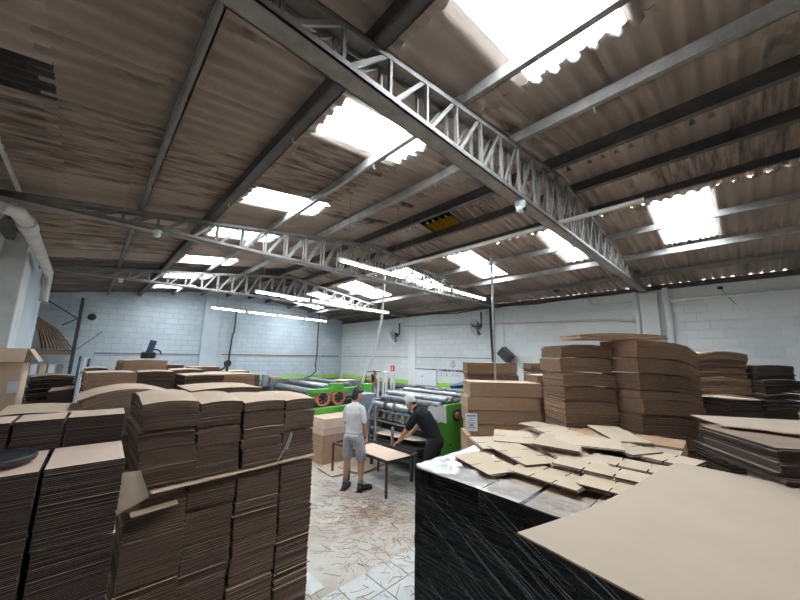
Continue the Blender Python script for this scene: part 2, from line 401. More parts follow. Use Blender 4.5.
# ------------------------------------------------------------------ purlins
PURL = [(.27, 'steel_mid', .05, .10, 'grey steel purlin between the dark tar sheet and the first skylight row'),
        (1.08, 'steel_dark', .10, .12, 'wide dark boxed purlin just left of the skylight row'),
        (2.08, 'steel_light', .05, .10, 'light steel purlin crossing under the left row of skylights'),
        (3.05, 'steel_light', .06, .11, 'light steel purlin between the left skylights and the dark ridge pair'),
        (3.98, 'steel_dark', .07, .15, 'dark ridge purlin on the left slope side'),
        (4.86, 'steel_dark', .08, .13, 'dark ridge purlin on the right slope side'),
        (5.62, 'steel_dark', .05, .10, 'dark slim purlin just above the right row of skylights'),
        (6.70, 'steel_light', .05, .10, 'light purlin crossing under the right row of skylights'),
        (7.80, 'steel_light', .05, .11, 'light purlin at the lower edge of the right skylights'),
        (8.95, 'steel_mid', .05, .10, 'grey purlin nearest the right eaves')]
for x, m, wd, ht, lab in PURL:
    z = zroof(x) - .026 - ht / 2
    a = .14 if x < RIDGE else -.14
    p = thing('roof_purlin', lab, 'purlin', (x, 5.6, z - ht / 2), 0, 'roof purlins')
    MB().box((x, 5.6, z), (.012, YB - YF, ht)).build('web', m, p)
    mb = MB(); mb.box((x + wd / 2, 5.6, z - ht / 2 + .006), (wd, YB - YF, .012)); mb.box((x + wd - .006, 5.6, z - ht / 2 + .02), (.012, YB - YF, .04)); mb.build('bottom_flange', m, p)
    MB().box((x + wd / 2, 5.6, z + ht / 2 - .006), (wd, YB - YF, .012)).build('top_flange', m, p)
    hk = None
    for q in range(9):
        yy = -1.4 + 1.9 * q + .3 * math.sin(x * 7)
        h = MB().tube([(0, 0, .02), (0, 0, -.035), (.02, 0, -.045)], .004, 6).build('hook_bolt', 'pvc', p, local=True) if hk is None else copy_to(hk, p, (0, 0, 0))
        if hk is None: hk = h
        h.location = (wd * .6, yy - 5.6, -.004)
ep = MB().box((XR - .05, 5.6, 4.06), (.06, YB - YF, .11)).build('eaves_purlin', 'steel_dark'); tag(ep, 'dark steel eaves beam along the top of the right wall', 'beam')
ep = MB().box((XL + .06, 2.1, 4.07), (.10, 11.3, .10)).build('eaves_purlin', 'steel_dark'); tag(ep, 'dark steel eaves beam above the left wall', 'beam')
# ------------------------------------------------------------------ trusses
def truss(y0, label, m, wd=.14):
    X0, X1 = -1.0, 9.86
    t = thing('roof_truss', label, 'truss', ((X0 + X1) / 2, y0, 3.97), 0, 'lattice roof trusses')
    zt = lambda x: zroof(x) - .15
    ZB = 3.98
    mb = MB(); mb.box(((X0 + X1) / 2, y0, ZB + .006), (X1 - X0, wd, .012))
    for s in (-1, 1): mb.box(((X0 + X1) / 2, y0 + s * (wd / 2 - .005), ZB + .026), (X1 - X0, .010, .052))
    mb.build('bottom_chord', m, t)
    for a, b in ((X0, RIDGE), (RIDGE, X1)):
        mb = MB(); za, zb = max(zt(a), 4.03), max(zt(b), 4.03)
        mb.bar((a, y0, za), (b, y0, zb), wd, .012)
        for s in (-1, 1): mb.bar((a, y0 + s * (wd / 2 - .005), za - .02), (b, y0 + s * (wd / 2 - .005), zb - .02), .010, .052)
        mb.build('top_chord', m, t)
    n = 29; dx = (X1 - X0) / n
    for s in (-1, 1):
        yy = y0 + s * (wd / 2 - .018)
        for i in range(1, n):
            x = X0 + dx * i; z1 = zt(x) - .02
            if z1 - ZB > .06: MB().bar((x, yy, ZB + .02), (x, yy, z1), .03, .022, up=(1, 0, 0)).build('post', m, t)
        for i in range(1, n - 1):
            x = X0 + dx * i; z1 = zt(x + dx) - .02
            if z1 - ZB > .06: MB().bar((x + .035, yy, ZB + .025), (x + dx - .03, yy, z1), .03, .022, up=(0, 1, 0)).build('diagonal', m, t)
    return t
truss(1.49, 'grey lattice roof truss nearest the camera, overhead', 'steel_grey')
truss(5.5, 'grey lattice roof truss in the middle of the three', 'steel_grey')
truss(9.75, 'grey lattice roof truss farthest away, nearest the blue wall', 'steel_grey')

# ================================================================== FITTINGS UNDER THE ROOF
def tube_row(x0, x1, y, z, n, lab, dy=0):
    for i in range(n):
        a = x0 + (x1 - x0) * i / n + .03; b = x0 + (x1 - x0) * (i + 1) / n - .03
        ya, yb = y + dy * i / n, y + dy * (i + 1) / n
        t = thing('tube_light', lab % ('first', 'second', 'third', 'fourth')[i], 'tube light', ((a + b) / 2, (ya + yb) / 2, z - .03), 0, 'fluorescent tube lights')
        MB().bar((a, ya, z + .02), (b, yb, z + .02), .05, .028).build('housing', 'white_paint', t)
        MB().tube([(a + .02, ya, z - .012), (b - .02, yb, z - .012)], .016, 8).build('tube', 'tube_lamp', t, smooth=True)
        for e, (xx, yy) in enumerate(((a + .012, ya), (b - .012, yb))):
            MB().box((xx, yy, z - .005), (.02, .045, .05)).build('end_cap', 'white_paint', t)
        for xx, yy in ((a + .15, ya + .1 * (yb - ya)), (b - .15, yb - .1 * (yb - ya))):
            MB().tube([(xx, yy, z + .03), (xx, yy, zroof(xx) + .01)], .003, 5).build('hanger', 'steel_mid', t)
tube_row(2.3, 6.3, 3.66, 3.6, 3, '%s lamp from the left in the near row of hanging white tube lights', .15)
tube_row(2.35, 6.4, 6.85, 3.6, 3, '%s lamp from the left in the middle row of hanging white tube lights', .3)
tube_row(2.35, 6.5, 10.2, 3.6, 4, '%s lamp from the left in the far row of tube lights before the blue wall', .6)
# light pipe lying across the bottom chords
c = MB().tube([(4.24, .55, 4.06), (4.24, 5.6, 4.06)], .028, 10).build('conduit', 'pvc', smooth=True); tag(c, 'long pale pipe lying across the near truss just right of the camera dome', 'pipe')
# security dome camera on the near truss
t = thing('security_camera', 'white dome security camera fixed under the nearest truss', 'camera', (3.19, 1.47, 3.86))
MB().lathe([(.0, .12), (.055, .12), (.058, .085), (.05, .06), (.0, .06)], (3.19, 1.47, 3.86), n=20).build('base', 'white_paint', t, smooth=True)
MB().lathe([(.0, .068), (.046, .062), (.05, .04), (.042, .015), (.022, .0), (.0, -.002)], (3.19, 1.47, 3.86), n=20).build('ball', 'white_paint', t, smooth=True)
MB().lathe([(.0, .0), (.022, .0), (.024, .012), (.0, .014)], (3.175, 1.425, 3.872), axis=(-.4, -.85, -.3), n=14).build('lens', 'glass_dark', t, smooth=True)
for (x, y, z, lab) in ((.5, 5.42, 3.9, 'small white lamp holder under the middle truss'), (.36, 9.68, 3.9, 'small white lamp holder under the farthest truss')):
    t = thing('lamp_holder', lab, 'lamp holder', (x, y, z), 0, 'lamp holders under the trusses')
    MB().lathe([(.0, .08), (.05, .08), (.05, .05), (.03, .04), (.0, .04)], (x, y, z), n=14).build('base', 'white_paint', t, smooth=True)
    MB().lathe([(.0, .05), (.03, .045), (.045, .02), (.035, -.01), (.0, -.022)], (x, y, z), n=14).build('bulb', 'white_paint', t, smooth=True)
# vertical pole and cable drops
t = MB().tube([(5.86, 3.39, 0), (5.86, 3.39, 4.45)], .022, 10).build('service_pole', 'steel_light', smooth=True); tag(t, 'thin vertical steel pole rising behind the brown cardboard bundles', 'pole')
def cable(name, pts, rad, m, lab, cat='cable'):
    o = MB().tube(pts, rad, 7).build(name, m, smooth=True); return tag(o, lab, cat)
cable('cable_drop', [(4.43, YB - .08, 4.12), (4.42, YB - .08, 3.2), (4.38, YB - .06, 3.1), (4.33, YB - .08, 2.2), (4.3, YB - .08, 1.2)], .03, 'rubber', 'black cable hanging down the blue wall left of the hanging tubes')
cable('cable_drop', [(7.9, 13.9, 4.5), (7.9, 13.9, 2.4), (7.8, 13.8, 1.9), (7.85, 13.8, 1.6), (7.55, 13.7, 1.38), (7.2, 13.6, 1.32)], .028, 'rubber', 'black cable dropping onto the far printing machine near the corner')
cable('flexible_hose', [(5.9, 6.82, 4.6), (5.86, 6.85, 3.37), (5.77, 6.93, 2.75), (5.7, 7.0, 2.29), (5.59, 7.11, 1.94), (5.5, 7.2, 1.55)], .03, 'pvc', 'pale hose slanting down from the roof to the green machine', 'hose')
cable('cable_drop', [(XR - .2, 5.72, 4.0), (XR - .2, 5.7, 3.0), (XR - .2, 5.66, 1.9)], .045, 'rubber', 'thick black cable beside the right hand wall fan')
cable('wall_cable', [(XR - .12, 8.5, 4.02), (XR - .12, 7.2, 3.94), (XR - .12, 6.0, 4.0), (XR - .12, 5.2, 4.02), (XR - .12, 4.2, 3.97), (XR - .12, 3.0, 4.02), (XR - .12, 2.2, 4.0)], .018, 'rubber', 'black cable looping under the right eaves')
# pipes on the right wall
t = thing('drain_pipe', 'long cream pipe running along the right wall to the white pier', 'pipe', (XR - .06, 5.9, 3.3))
MB().tube([(XR - .09, 10.0, 3.62), (XR - .09, 2.1, 3.34), (XR - .09, 1.98, 3.3), (XR - .09, 1.72, 3.28)], .033, 10).build('pipe_run', 'pvc', t, smooth=True)
for yy, zz in ((2.15, 3.342), (5.2, 3.45), (8.2, 3.555)): MB().tube([(XR - .09, yy - .05, zz), (XR - .09, yy + .05, zz)], .042, 10).build('coupling', 'pvc', t, smooth=True)
t = thing('elbow_pipe', 'short white pipe with elbow high beside the white pier', 'pipe', (XR - .06, 2.1, 3.7))
MB().tube([(XR - .06, 2.72, 4.0), (XR - .06, 2.72, 3.82), (XR - .06, 2.66, 3.77), (XR - .06, 1.72, 3.74)], .03, 10).build('pipe_run', 'white_paint', t, smooth=True)
MB().tube([(XR - .06, 1.84, 3.745), (XR - .06, 1.76, 3.742)], .038, 10).build('coupling', 'white_paint', t, smooth=True)
t = thing('down_pipe', 'white vertical downpipe on the left flank of the white pier', 'pipe', (XR - .07, 1.68, 2.0), 0, 'downpipes of the white pier')
MB().tube([(XR - .07, 1.68, .1), (XR - .07, 1.68, 4.0)], .05, 12).build('pipe_run', 'white_paint', t, smooth=True)
t = thing('down_pipe', 'white vertical downpipe right of the white pier with branch', 'pipe', (XR - .11, 1.08, 2.0), 0, 'downpipes of the white pier')
MB().tube([(XR - .11, 1.08, .1), (XR - .11, 1.08, 4.02)], .065, 12).build('pipe_run', 'white_paint', t, smooth=True)
MB().tube([(XR - .11, 1.08, 3.64), (XR - .11, 1.08, 3.86)], .076, 12).build('coupling', 'white_paint', t, smooth=True)
t = thing('eaves_pipe', 'white pipe running along the right wall past the downpipe', 'pipe', (XR - .06, -.9, 3.7))
MB().tube([(XR - .09, 1.02, 3.72), (XR - .09, -3.3, 3.68)], .04, 10).build('pipe_run', 'white_paint', t, smooth=True)
t = thing('wall_bracket', 'small black bracket and loose wire high on the right wall', 'bracket', (XR - .06, .15, 3.85))
MB().cbox((XR - .06, .15, 3.9), (.08, .09, .06), .008).build('box', 'plastic_black', t)
MB().tube([(XR - .06, .13, 3.88), (XR - .07, .06, 3.7), (XR - .06, -.06, 3.5)], .006, 6).build('wire', 'rubber', t, smooth=True)
# white drain pipe and struts at the left pier
t = thing('gutter_pipe', 'thick white drain pipe slanting down over the left pier', 'pipe', (-.8, 9.2, 4.0))
MB().tube([(-.86, 5.25, 3.80), (-.76, 5.45, 3.84), (-.72, 5.8, 3.83), (-.72, 9.1, 3.80)], [.06, .075, .08, .07], 12).build('pipe_run', 'pvc', t, smooth=True)
MB().tube([(-.72, 9.05, 3.81), (-.72, 9.2, 3.72), (-.72, 9.2, 3.25)], .062, 12).build('drop', 'pvc', t, smooth=True)
MB().tube([(-.72, 5.75, 3.83), (-.72, 6.05, 3.827)], .092, 12).build('collar', 'pvc', t, smooth=True)
t = thing('pipe_elbow', 'small white pipe elbow on top of the left pier', 'pipe', (-.9, 10.4, 3.7))
MB().tube([(-.865, 10.4, 3.98), (-.865, 10.4, 3.82), (-.865, 10.55, 3.76), (-.865, 11.2, 3.72)], .045, 10).build('pipe_run', 'pvc', t, smooth=True)
for a, b, lab in (((-.82, 4.3, 4.17), (-.80, 5.95, 4.12), 'upper thin white strut in the dark left roof corner'), ((-.80, 5.75, 4.12), (-1.05, 5.75, 3.55), 'lower thin white strut in the dark left roof corner')):
    tag(MB().bar(a, b, .025, .045).build('wall_strut', 'pvc'), lab, 'strut', 'struts by the left wall')
# wall fans
def fan(y, z, lab):
    t = thing('wall_fan', lab, 'fan', (XR - .16, y, z), 0, 'wall fans')
    X = XR - .42; ax = Vector((-.8, .35, -.3)).normalized()
    C = Vector((X, y, z))
    MB().tube([(XR - .16, y, z + .55), (XR - .16, y, z + .05), (X + .1, y, z)], .028, 8).build('arm', 'plastic_black', t, smooth=True)
    MB().lathe([(.0, -.16), (.07, -.15), (.10, -.08), (.09, .0), (.0, .01)], C, axis=ax, n=16).build('motor', 'plastic_black', t, smooth=True)
    a, s, u = basis(ax)
    g = MB()
    for rad in (.10, .17, .24, .30):
        g.tube([C + a * (.10 - rad * .08) + (s * math.cos(k * math.pi / 12) + u * math.sin(k * math.pi / 12)) * rad for k in range(25)], .006, 5)
    for k in range(12):
        d = s * math.cos(k * math.pi / 6) + u * math.sin(k * math.pi / 6); g.tube([C + a * .10, C + a * .02 + d * .3], .005, 5)
    g.build('guard', 'steel_mid', t, smooth=True)
    for k in range(3):
        d = s * math.cos(k * 2.094 + .4) + u * math.sin(k * 2.094 + .4); e = a.cross(d)
        p = [C + a * .03 + d * .04 - e * .03, C + a * .05 + d * .27 - e * .08, C + a * .01 + d * .27 + e * .08, C + a * .02 + d * .04 + e * .03]
        MB().add(p + [q + a * .006 for q in p], [(0, 1, 2, 3), (7, 6, 5, 4), (0, 4, 5, 1), (1, 5, 6, 2), (2, 6, 7, 3), (3, 7, 4, 0)]).build('blade', 'plastic_black', t)
fan(10.2, 3.2, 'black wall fan near the far corner, left of the white pier')
fan(6.1, 3.34, 'black wall fan beside the thick black cable')
# loudspeaker box, notice board, lettering, extinguisher
t = thing('loudspeaker', 'tilted black loudspeaker box on the right wall above the cardboard bundles', 'loudspeaker', (XR - .2, 5.15, 2.3))
M = Matrix.Rotation(.75, 3, 'X')
MB().box((XR - .30, 5.15, 2.42), (.26, .42, .30), M=M).build('cabinet', 'plastic_black', t)
MB().box(Vector((XR - .44, 5.15, 2.42)), (.012, .36, .25), M=M).build('grille', 'rubber', t)
MB().bar((XR - .12, 5.15, 2.25), (XR - .02, 5.05, 1.98), .05, .03).build('bracket', 'steel_light', t)
t = thing('notice_board', 'white notice board with dark top rail above the green stripe', 'board', (XR - .03, 8.78, 1.2))
MB().cbox((XR - .03, 8.78, 1.52), (.03, 1.1, .62), .006).build('panel', 'paper', t)
MB().box((XR - .05, 8.78, 1.84), (.02, 1.1, .035)).build('top_rail', 'steel_mid', t)
MB().box((XR - .048, 8.95, 1.55), (.006, .05, .06)).build('magnet', 'ink', t)
t = thing('wall_lettering', 'row of tiny illegible dark letters painted on the right wall by the notice board', 'lettering', (XR - .02, 7.4, 1.7))
r = R(5); yy = 8.1
while yy > 6.9:                                    # illegible stencilled capitals: one blocky glyph each
    g = MB(); hgt = .07; wl_ = .05
    g.box((XR - .012, yy, 1.83), (.006, .018, hgt))
    if r.random() < .7: g.box((XR - .012, yy - wl_ / 2, 1.83 + hgt / 2 - .01), (.006, wl_, .02))
    if r.random() < .6: g.box((XR - .012, yy - wl_ / 2, 1.83), (.006, wl_ * .8, .018))
    if r.random() < .6: g.box((XR - .012, yy - wl_ / 2, 1.83 - hgt / 2 + .01), (.006, wl_, .02))
    if r.random() < .6: g.box((XR - .012, yy - wl_, 1.83), (.006, .018, hgt))
    g.build('letter', 'ink', t); yy -= .078
for k in range(5):
    MB().box((XR - .012, 8.0 - .26 * k, 1.66), (.006, .05, .05)).build('letter', 'cabinet_grey', t)
g = MB()
for k in range(14):
    a0, a1 = k * .45, (k + 1) * .45
    g.bar((XR - .012, 7.45 + .10 * math.cos(a0), 2.06 + .11 * math.sin(a0)), (XR - .012, 7.45 + .10 * math.cos(a1), 2.06 + .11 * math.sin(a1)), .02, .006)
g.bar((XR - .012, 7.45, 1.95), (XR - .012, 7.45, 2.2), .02, .006); g.build('emblem', 'steel_light', t)
t = thing('fire_extinguisher', 'red fire extinguisher hanging on the right wall near the corner', 'extinguisher', (XR - .12, 10.75, .75))
MB().lathe([(.0, 0), (.075, .0), (.085, .03), (.085, .42), (.06, .48), (.025, .51), (.025, .54), (0, .54)], (XR - .12, 10.75, .78), n=16).build('cylinder', 'red', t, smooth=True)
MB().tube([(XR - .12, 10.75, 1.32), (XR - .15, 10.75, 1.38), (XR - .22, 10.75, 1.37)], .014, 7).build('valve_lever', 'plastic_black', t, smooth=True)
MB().tube([(XR - .12, 10.75, 1.33), (XR - .2, 10.82, 1.25), (XR - .21, 10.84, .95)], .012, 7).build('hose', 'plastic_black', t, smooth=True)
t = thing('extinguisher_sign', 'red sign with white pictogram above the fire extinguisher', 'sign', (XR - .02, 10.75, 1.55))
MB().box((XR - .02, 10.75, 1.74), (.012, .24, .36)).build('plate', 'red', t)
MB().box((XR - .03, 10.76, 1.78), (.006, .06, .13)).box((XR - .03, 10.76, 1.865), (.006, .03, .03)).box((XR - .03, 10.74, 1.62), (.006, .14, .04)).build('pictogram', 'paper', t)

# ================================================================== CARDBOARD
RT = math.atan2(rgt.y, rgt.x)       # heading of stacks that stand square to the aisle
def ledger(seed, n, lo, hi):
    r = R(seed); c = [r.uniform(lo, hi) for _ in range(n)]; s = sum(c); return [v / s for v in c]
def pile(name, label, loc, z1, wd, dp, rz=0, t=.008, seed=1, nb=6, jit=.006, bend=0, bendy=0, lean=(0, 0), slope=0, slopey=0, ms=('kraft', 'flute'), ns=1, cat='cardboard stack', group=None, shift=.012, z0=0.0, top=None, curl=0, gap=.006):
    """stack of flat sheets: bundles of real sheets, each sheet with its own offset; bend = sag of the two ends"""
    root = thing(name, label, cat, (loc[0], loc[1], z0), rz, group)
    r = R(seed); H = z1 - z0; cuts = ledger(seed, nb, .6, 1.5); z = 0
    for bi, cfrac in enumerate(cuts):
        hb = cfrac * H; n = max(2, int(round((hb - gap) / t))); tt = (hb - gap) / n
        ox, oy, rr = r.uniform(-shift, shift), r.uniform(-shift, shift), r.uniform(-.01, .01)
        lift = r.uniform(.5, 1.3)
        mb = MB()
        for k in range(n):
            zz = z + tt * k; u = zz / H
            st = 2.2 if r.random() < .06 else .45
            jx, jy, jr = ox + r.gauss(0, jit * st) + lean[0] * u, oy + r.gauss(0, jit * st) + lean[1] * u, rr + r.gauss(0, .0015)
            cs, sn = math.cos(jr), math.sin(jr); th = tt * .93
            xs = [-wd / 2 + wd * i / ns for i in range(ns + 1)]
            ny = 3 if bendy else 1
            ysl = [-dp / 2 + dp * j / ny for j in range(ny + 1)]
            vs = []
            for dz in (0, th):
                for x in xs:
                    for y in ysl:
                        q = zz + dz + slope * x + slopey * y - lift * bend * u * (2 * x / wd) ** 2 - lift * bendy * u * (2 * y / dp) ** 2
                        if curl and x > 0: q -= curl * u * (2 * x / wd) ** 4
                        vs.append((x * cs - y * sn + jx, x * sn + y * cs + jy, q))
            q = (ns + 1) * (ny + 1); w1 = ny + 1
            top_f, side = [], []
            for i in range(ns):
                for j in range(ny):
                    a = i * w1 + j; top_f += [(q + a, q + a + w1, q + a + w1 + 1, q + a + 1), (a, a + 1, a + w1 + 1, a + w1)]
                a = i * w1; side.append((a, a + w1, q + a + w1, q + a)); b = a + ny; side.append((b, q + b, q + b + w1, b + w1))
            for j in range(ny):
                a = j; side.append((a, q + a, q + a + 1, a + 1)); b = ns * w1 + j; side.append((b, b + 1, q + b + 1, q + b))
            mb.add(vs, top_f, 0); kk = len(mb.v) - len(vs)
            for f in side: mb.f.append([i + kk for i in f]); mb.m.append(1)
        o = mb.build('bundle', list(ms), root, local=True)
        z += hb
    return root
def board(name, label, M, poly, th=.007, m='kraft_pale', me='flute_light', cat='cardboard sheet', group=None, bend=None):
    mb = MB().prism(poly, 0, th, 0, 1)
    o = mb.build(name, [m, me], None); o.matrix_world = M; WORLD[o.name] = M.translation.copy()
    return tag(o, label, cat, group)
def rect(w_, d_): return [(-w_ / 2, -d_ / 2), (w_ / 2, -d_ / 2), (w_ / 2, d_ / 2), (-w_ / 2, d_ / 2)]
def curved_sheet(name, label, pts_fn, nx, ny, th, ms=('kraft_pale', 'flute_light'), cat='cardboard sheet', group=None):
    """thin sheet over a (u,v) patch given by pts_fn -> Vector"""
    G = [[pts_fn(i / nx, j / ny) for j in range(ny + 1)] for i in range(nx + 1)]
    vs = [p for row in G for p in row] + [p + Vector((0, 0, -th)) for row in G for p in row]
    q = (nx + 1) * (ny + 1); w1 = ny + 1; mb = MB(); fs = []; sd = []
    for i in range(nx):
        for j in range(ny):
            a = i * w1 + j; fs += [(a, a + w1, a + w1 + 1, a + 1), (q + a, q + a + 1, q + a + w1 + 1, q + a + w1)]
        for b in (i * w1, i * w1 + ny): sd.append((b, b + w1, q + b + w1, q + b))
    for j in range(ny):
        for b in (j, nx * w1 + j): sd.append((b, b + 1, q + b + 1, q + b))
    mb.add(vs, fs, 0); k = len(mb.v) - len(vs)
    for f in sd: mb.f.append([i + k for i in f]); mb.m.append(1)
    base = G[0][0].copy()
    o = mb.build(name, list(ms), None, loc=base, smooth=True); return tag(o, label, cat, group)
GL = 'brown cardboard stacks on the left'
# --- tall block of four piles in two tiers, middle left
edges = [.27, .58, .87, 1.18, 1.45]; names = ['leftmost', 'second', 'third', 'rightmost']
for i in range(4):
    cx = (edges[i] + edges[i + 1]) / 2; wd = edges[i + 1] - edges[i] - .014
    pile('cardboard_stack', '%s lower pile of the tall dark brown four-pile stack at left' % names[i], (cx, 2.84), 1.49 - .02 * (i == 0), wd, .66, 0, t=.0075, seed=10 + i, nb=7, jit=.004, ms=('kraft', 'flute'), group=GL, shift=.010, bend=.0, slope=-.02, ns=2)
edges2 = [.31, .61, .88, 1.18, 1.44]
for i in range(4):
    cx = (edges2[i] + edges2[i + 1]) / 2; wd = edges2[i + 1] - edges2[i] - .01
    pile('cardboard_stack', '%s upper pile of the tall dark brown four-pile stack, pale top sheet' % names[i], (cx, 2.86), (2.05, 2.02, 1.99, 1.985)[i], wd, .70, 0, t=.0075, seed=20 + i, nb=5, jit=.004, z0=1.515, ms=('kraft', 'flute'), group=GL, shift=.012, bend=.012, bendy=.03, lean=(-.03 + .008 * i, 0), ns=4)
curved_sheet('cardboard_sheet', 'long thin sheet sticking out between the two tiers of the four-pile stack', lambda u, v: Vector((.38 + 1.07 * u, 2.455 + .035 * u + .65 * v, 1.510 - .012 * (1 - u) * (1 - v))), 8, 2, .005, ('kraft', 'kraft'))
curved_sheet('cardboard_sheet', 'torn pale flap poking out between the two dark stacks at left', lambda u, v: Vector((.205 + .09 * u + .055 * v * u, 2.25 + .05 * u, 1.70 - .2 * v - .02 * u + .06 * u * v)), 3, 3, .006, ('kraft_pale', 'flute_light'))
curved_sheet('cardboard_sheet', 'small loose sheet end below the long sheet on the four-pile stack', lambda u, v: Vector((.30 + .22 * u, 2.44 + .4 * v, 1.405 + .012 * u)), 3, 2, .007, ('kraft', 'kraft'))
t = tag(MB().tube([(1.13, 2.47, 1.52), (1.18, 2.455, 1.62), (1.22, 2.46, 1.72), (1.23, 2.465, 1.70), (1.19, 2.455, 1.60)], .004, 5).build('twine', 'pvc', smooth=True), 'loose loop of pale twine hanging on the four-pile stack', 'twine')
# dark curled ends of the next row behind
pile('cardboard_stack', 'stack with curled rounded end just behind the four-pile stack', (.34, 3.62), 2.03, .60, .62, 0, t=.009, seed=31, nb=5, ms=('kraft', 'kraft_dark'), bend=.10, ns=6, group=GL)
pile('cardboard_stack', 'pale topped stack hidden behind the middle of the four-pile stack', (1.02, 3.70), 2.0, .62, .66, 0, t=.01, seed=32, nb=5, ms=('kraft', 'flute'), bend=.03, ns=4, group=GL)
# --- near left stack, two steps
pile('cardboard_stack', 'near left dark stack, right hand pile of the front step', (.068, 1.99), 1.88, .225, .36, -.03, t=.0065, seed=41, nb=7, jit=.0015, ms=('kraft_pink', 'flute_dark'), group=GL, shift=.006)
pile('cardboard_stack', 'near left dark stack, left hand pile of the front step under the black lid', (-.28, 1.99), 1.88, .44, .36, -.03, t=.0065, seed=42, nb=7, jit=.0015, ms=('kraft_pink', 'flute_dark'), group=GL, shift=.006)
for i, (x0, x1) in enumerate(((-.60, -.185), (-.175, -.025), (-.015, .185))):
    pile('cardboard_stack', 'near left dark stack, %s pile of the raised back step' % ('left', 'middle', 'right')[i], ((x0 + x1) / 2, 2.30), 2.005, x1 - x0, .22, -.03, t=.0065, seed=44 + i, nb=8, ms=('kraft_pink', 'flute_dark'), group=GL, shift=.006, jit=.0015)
t = thing('round_lid', 'round black plastic lid lying on the near left stack', 'lid', (-.205, 1.99, 1.89), 0)
MB().lathe([(.0, .0), (.10, .0), (.115, .004), (.118, .016), (.108, .022), (.10, .014), (.05, .010), (.0, .010)], (-.2, 1.98, 1.884), n=36).build('disc', 'plastic_black', t, smooth=True)
MB().tube([(-.2 + .112 * math.cos(k * math.pi / 16), 1.98 + .112 * math.sin(k * math.pi / 16), 1.904) for k in range(33)], .006, 6).build('rim', 'rubber', t, smooth=True)
# --- back rows behind, tops between y 358 and 378
rows = [(.24, 4.9, 2.10, .40, 'pale pink block'), (.66, 5.0, 2.10, .34, 'brown block'), (.56, 5.6, 2.22, .46, 'tallest block'), (1.04, 5.4, 2.10, .36, 'dark gapped block'), (1.49, 4.85, 2.055, .42, 'flat topped block'),
        (1.05, 4.6, 2.07, .40, 'broad pale topped block'), (1.48, 5.5, 2.04, .4, 'small block'), (1.92, 5.75, 2.0, .34, 'twin dark block'), (2.0, 6.4, 2.02, .36, 'rear block'), (.12, 5.8, 2.12, .22, 'narrow block'), (.9, 6.3, 2.14, .5, 'low block'), (1.46, 6.3, 2.1, .4, 'thin dark block')]
where = ['by the left end', 'left of centre', 'topped with a blue tool', 'right of the tallest', 'before the twin dark block', 'in front of the tallest', 'behind the flat topped block', 'at the right end', 'farthest back at right', 'at the far left', 'behind the tallest', 'beside the low block']
for i, (x, y, z, wd, nm) in enumerate(rows):
    pile('cardboard_stack', 'background cardboard stack, %s %s' % (nm, where[i]), (x, y), z, wd, .5, R(i).uniform(-.08, .08), t=.012, seed=60 + i, nb=6, ms=('kraft_pink' if i % 3 == 0 else 'kraft', 'flute_light' if i in (0, 2, 4) else 'flute'), group='background cardboard stacks on the left', shift=.02, jit=.008, ns=2, bend=.01)
# blue hand tool (strapping tensioner) on the background stack
t = thing('strapping_tool', 'blue hand tool with black loop standing on the tallest background stack', 'tool', (.62, 5.6, 2.226))
MB().cbox((.62, 5.6, 2.27), (.16, .09, .085), .012).build('body', 'plastic_black', t)
MB().bar((.62, 5.6, 2.29), (.66, 5.6, 2.47), .06, .07).build('handle', 'blue_steel', t)
MB().tube([(.69 + .07 * math.cos(a * .4), 5.6, 2.29 + .06 * math.sin(a * .4)) for a in range(0, 9)], .010, 6).build('loop', 'plastic_black', t, smooth=True)
t = thing('tape_dispenser', 'black tool loop standing at the right end of the background stacks', 'tool', (1.72, 5.6, 2.04))
MB().lathe([(.0, -.02), (.05, -.02), (.05, .02), (0, .02)], (1.60, 5.5, 2.16), axis=(.3, -1, 0), n=16).build('reel', 'plastic_black', t, smooth=True)
MB().bar((1.60, 5.5, 2.04), (1.60, 5.5, 2.14), .03, .03).build('stand', 'plastic_black', t)
MB().bar((1.60, 5.5, 2.12), (1.46, 5.45, 2.05), .02, .02).build('arm', 'plastic_black', t)
# --- left junk: open carton, dark stack, rack
pile('cardboard_stack', 'support stack under the open carton at the left edge', (-.62, 4.75), 1.76, .46, .5, 0, t=.014, seed=83, nb=4, ms=('kraft_dark', 'flute_dark'), group='cardboard by the rack')
t = thing('carton', 'open tan carton with white label at the left edge', 'carton', (-.62, 4.78, 1.77))
MB().cbox((-.60, 4.78, 1.99), (.42, .42, .44), .012).build('body', 'kraft', t)
for (cx, cy, wd, dp, ax, an) in ((-.60, 4.53, .42, .14, 'X', 1.0), (-.345, 4.78, .14, .42, 'Y', 1.0), (-.60, 5.02, .42, .14, 'X', -1.2)):
    MB().box((cx, cy, 2.26), (wd, dp, .008), M=Matrix.Rotation(an, 3, ax)).build('flap', 'kraft', t)
MB().box((-.43, 4.566, 1.98), (.07, .006, .10)).build('label_sticker', 'paper', t)
pile('cardboard_stack', 'messy dark stack of bent sheets right of the open carton', (-.27, 5.5), 2.05, .34, .5, .1, t=.012, seed=81, nb=10, jit=.03, shift=.05, ms=('kraft_dark', 'flute_dark'), bend=.03, ns=4, group='cardboard by the rack')
pile('cardboard_stack', 'low dark stack leaning between the bent sheets and curled stacks', (-.13, 4.95), 1.93, .18, .46, .0, t=.012, seed=82, nb=4, jit=.006, ms=('kraft_dark', 'flute_dark'), group='cardboard by the rack', slope=.12)
curved_sheet('cardboard_sheet', 'wide loose sheet lying in front of the messy dark stack', lambda u, v: Vector((-.36 + .42 * u, 3.3 + .5 * v - .05 * u, 1.893 + .006 * math.sin(5 * u) + .008 * v)), 8, 2, .008, ('kraft', 'flute'))
pile('cardboard_stack', 'short support stack under the wide loose sheet', (-.28, 3.5), 1.87, .5, .44, 0, t=.014, seed=84, nb=4, ms=('kraft_dark', 'flute_dark'), group='cardboard by the rack')
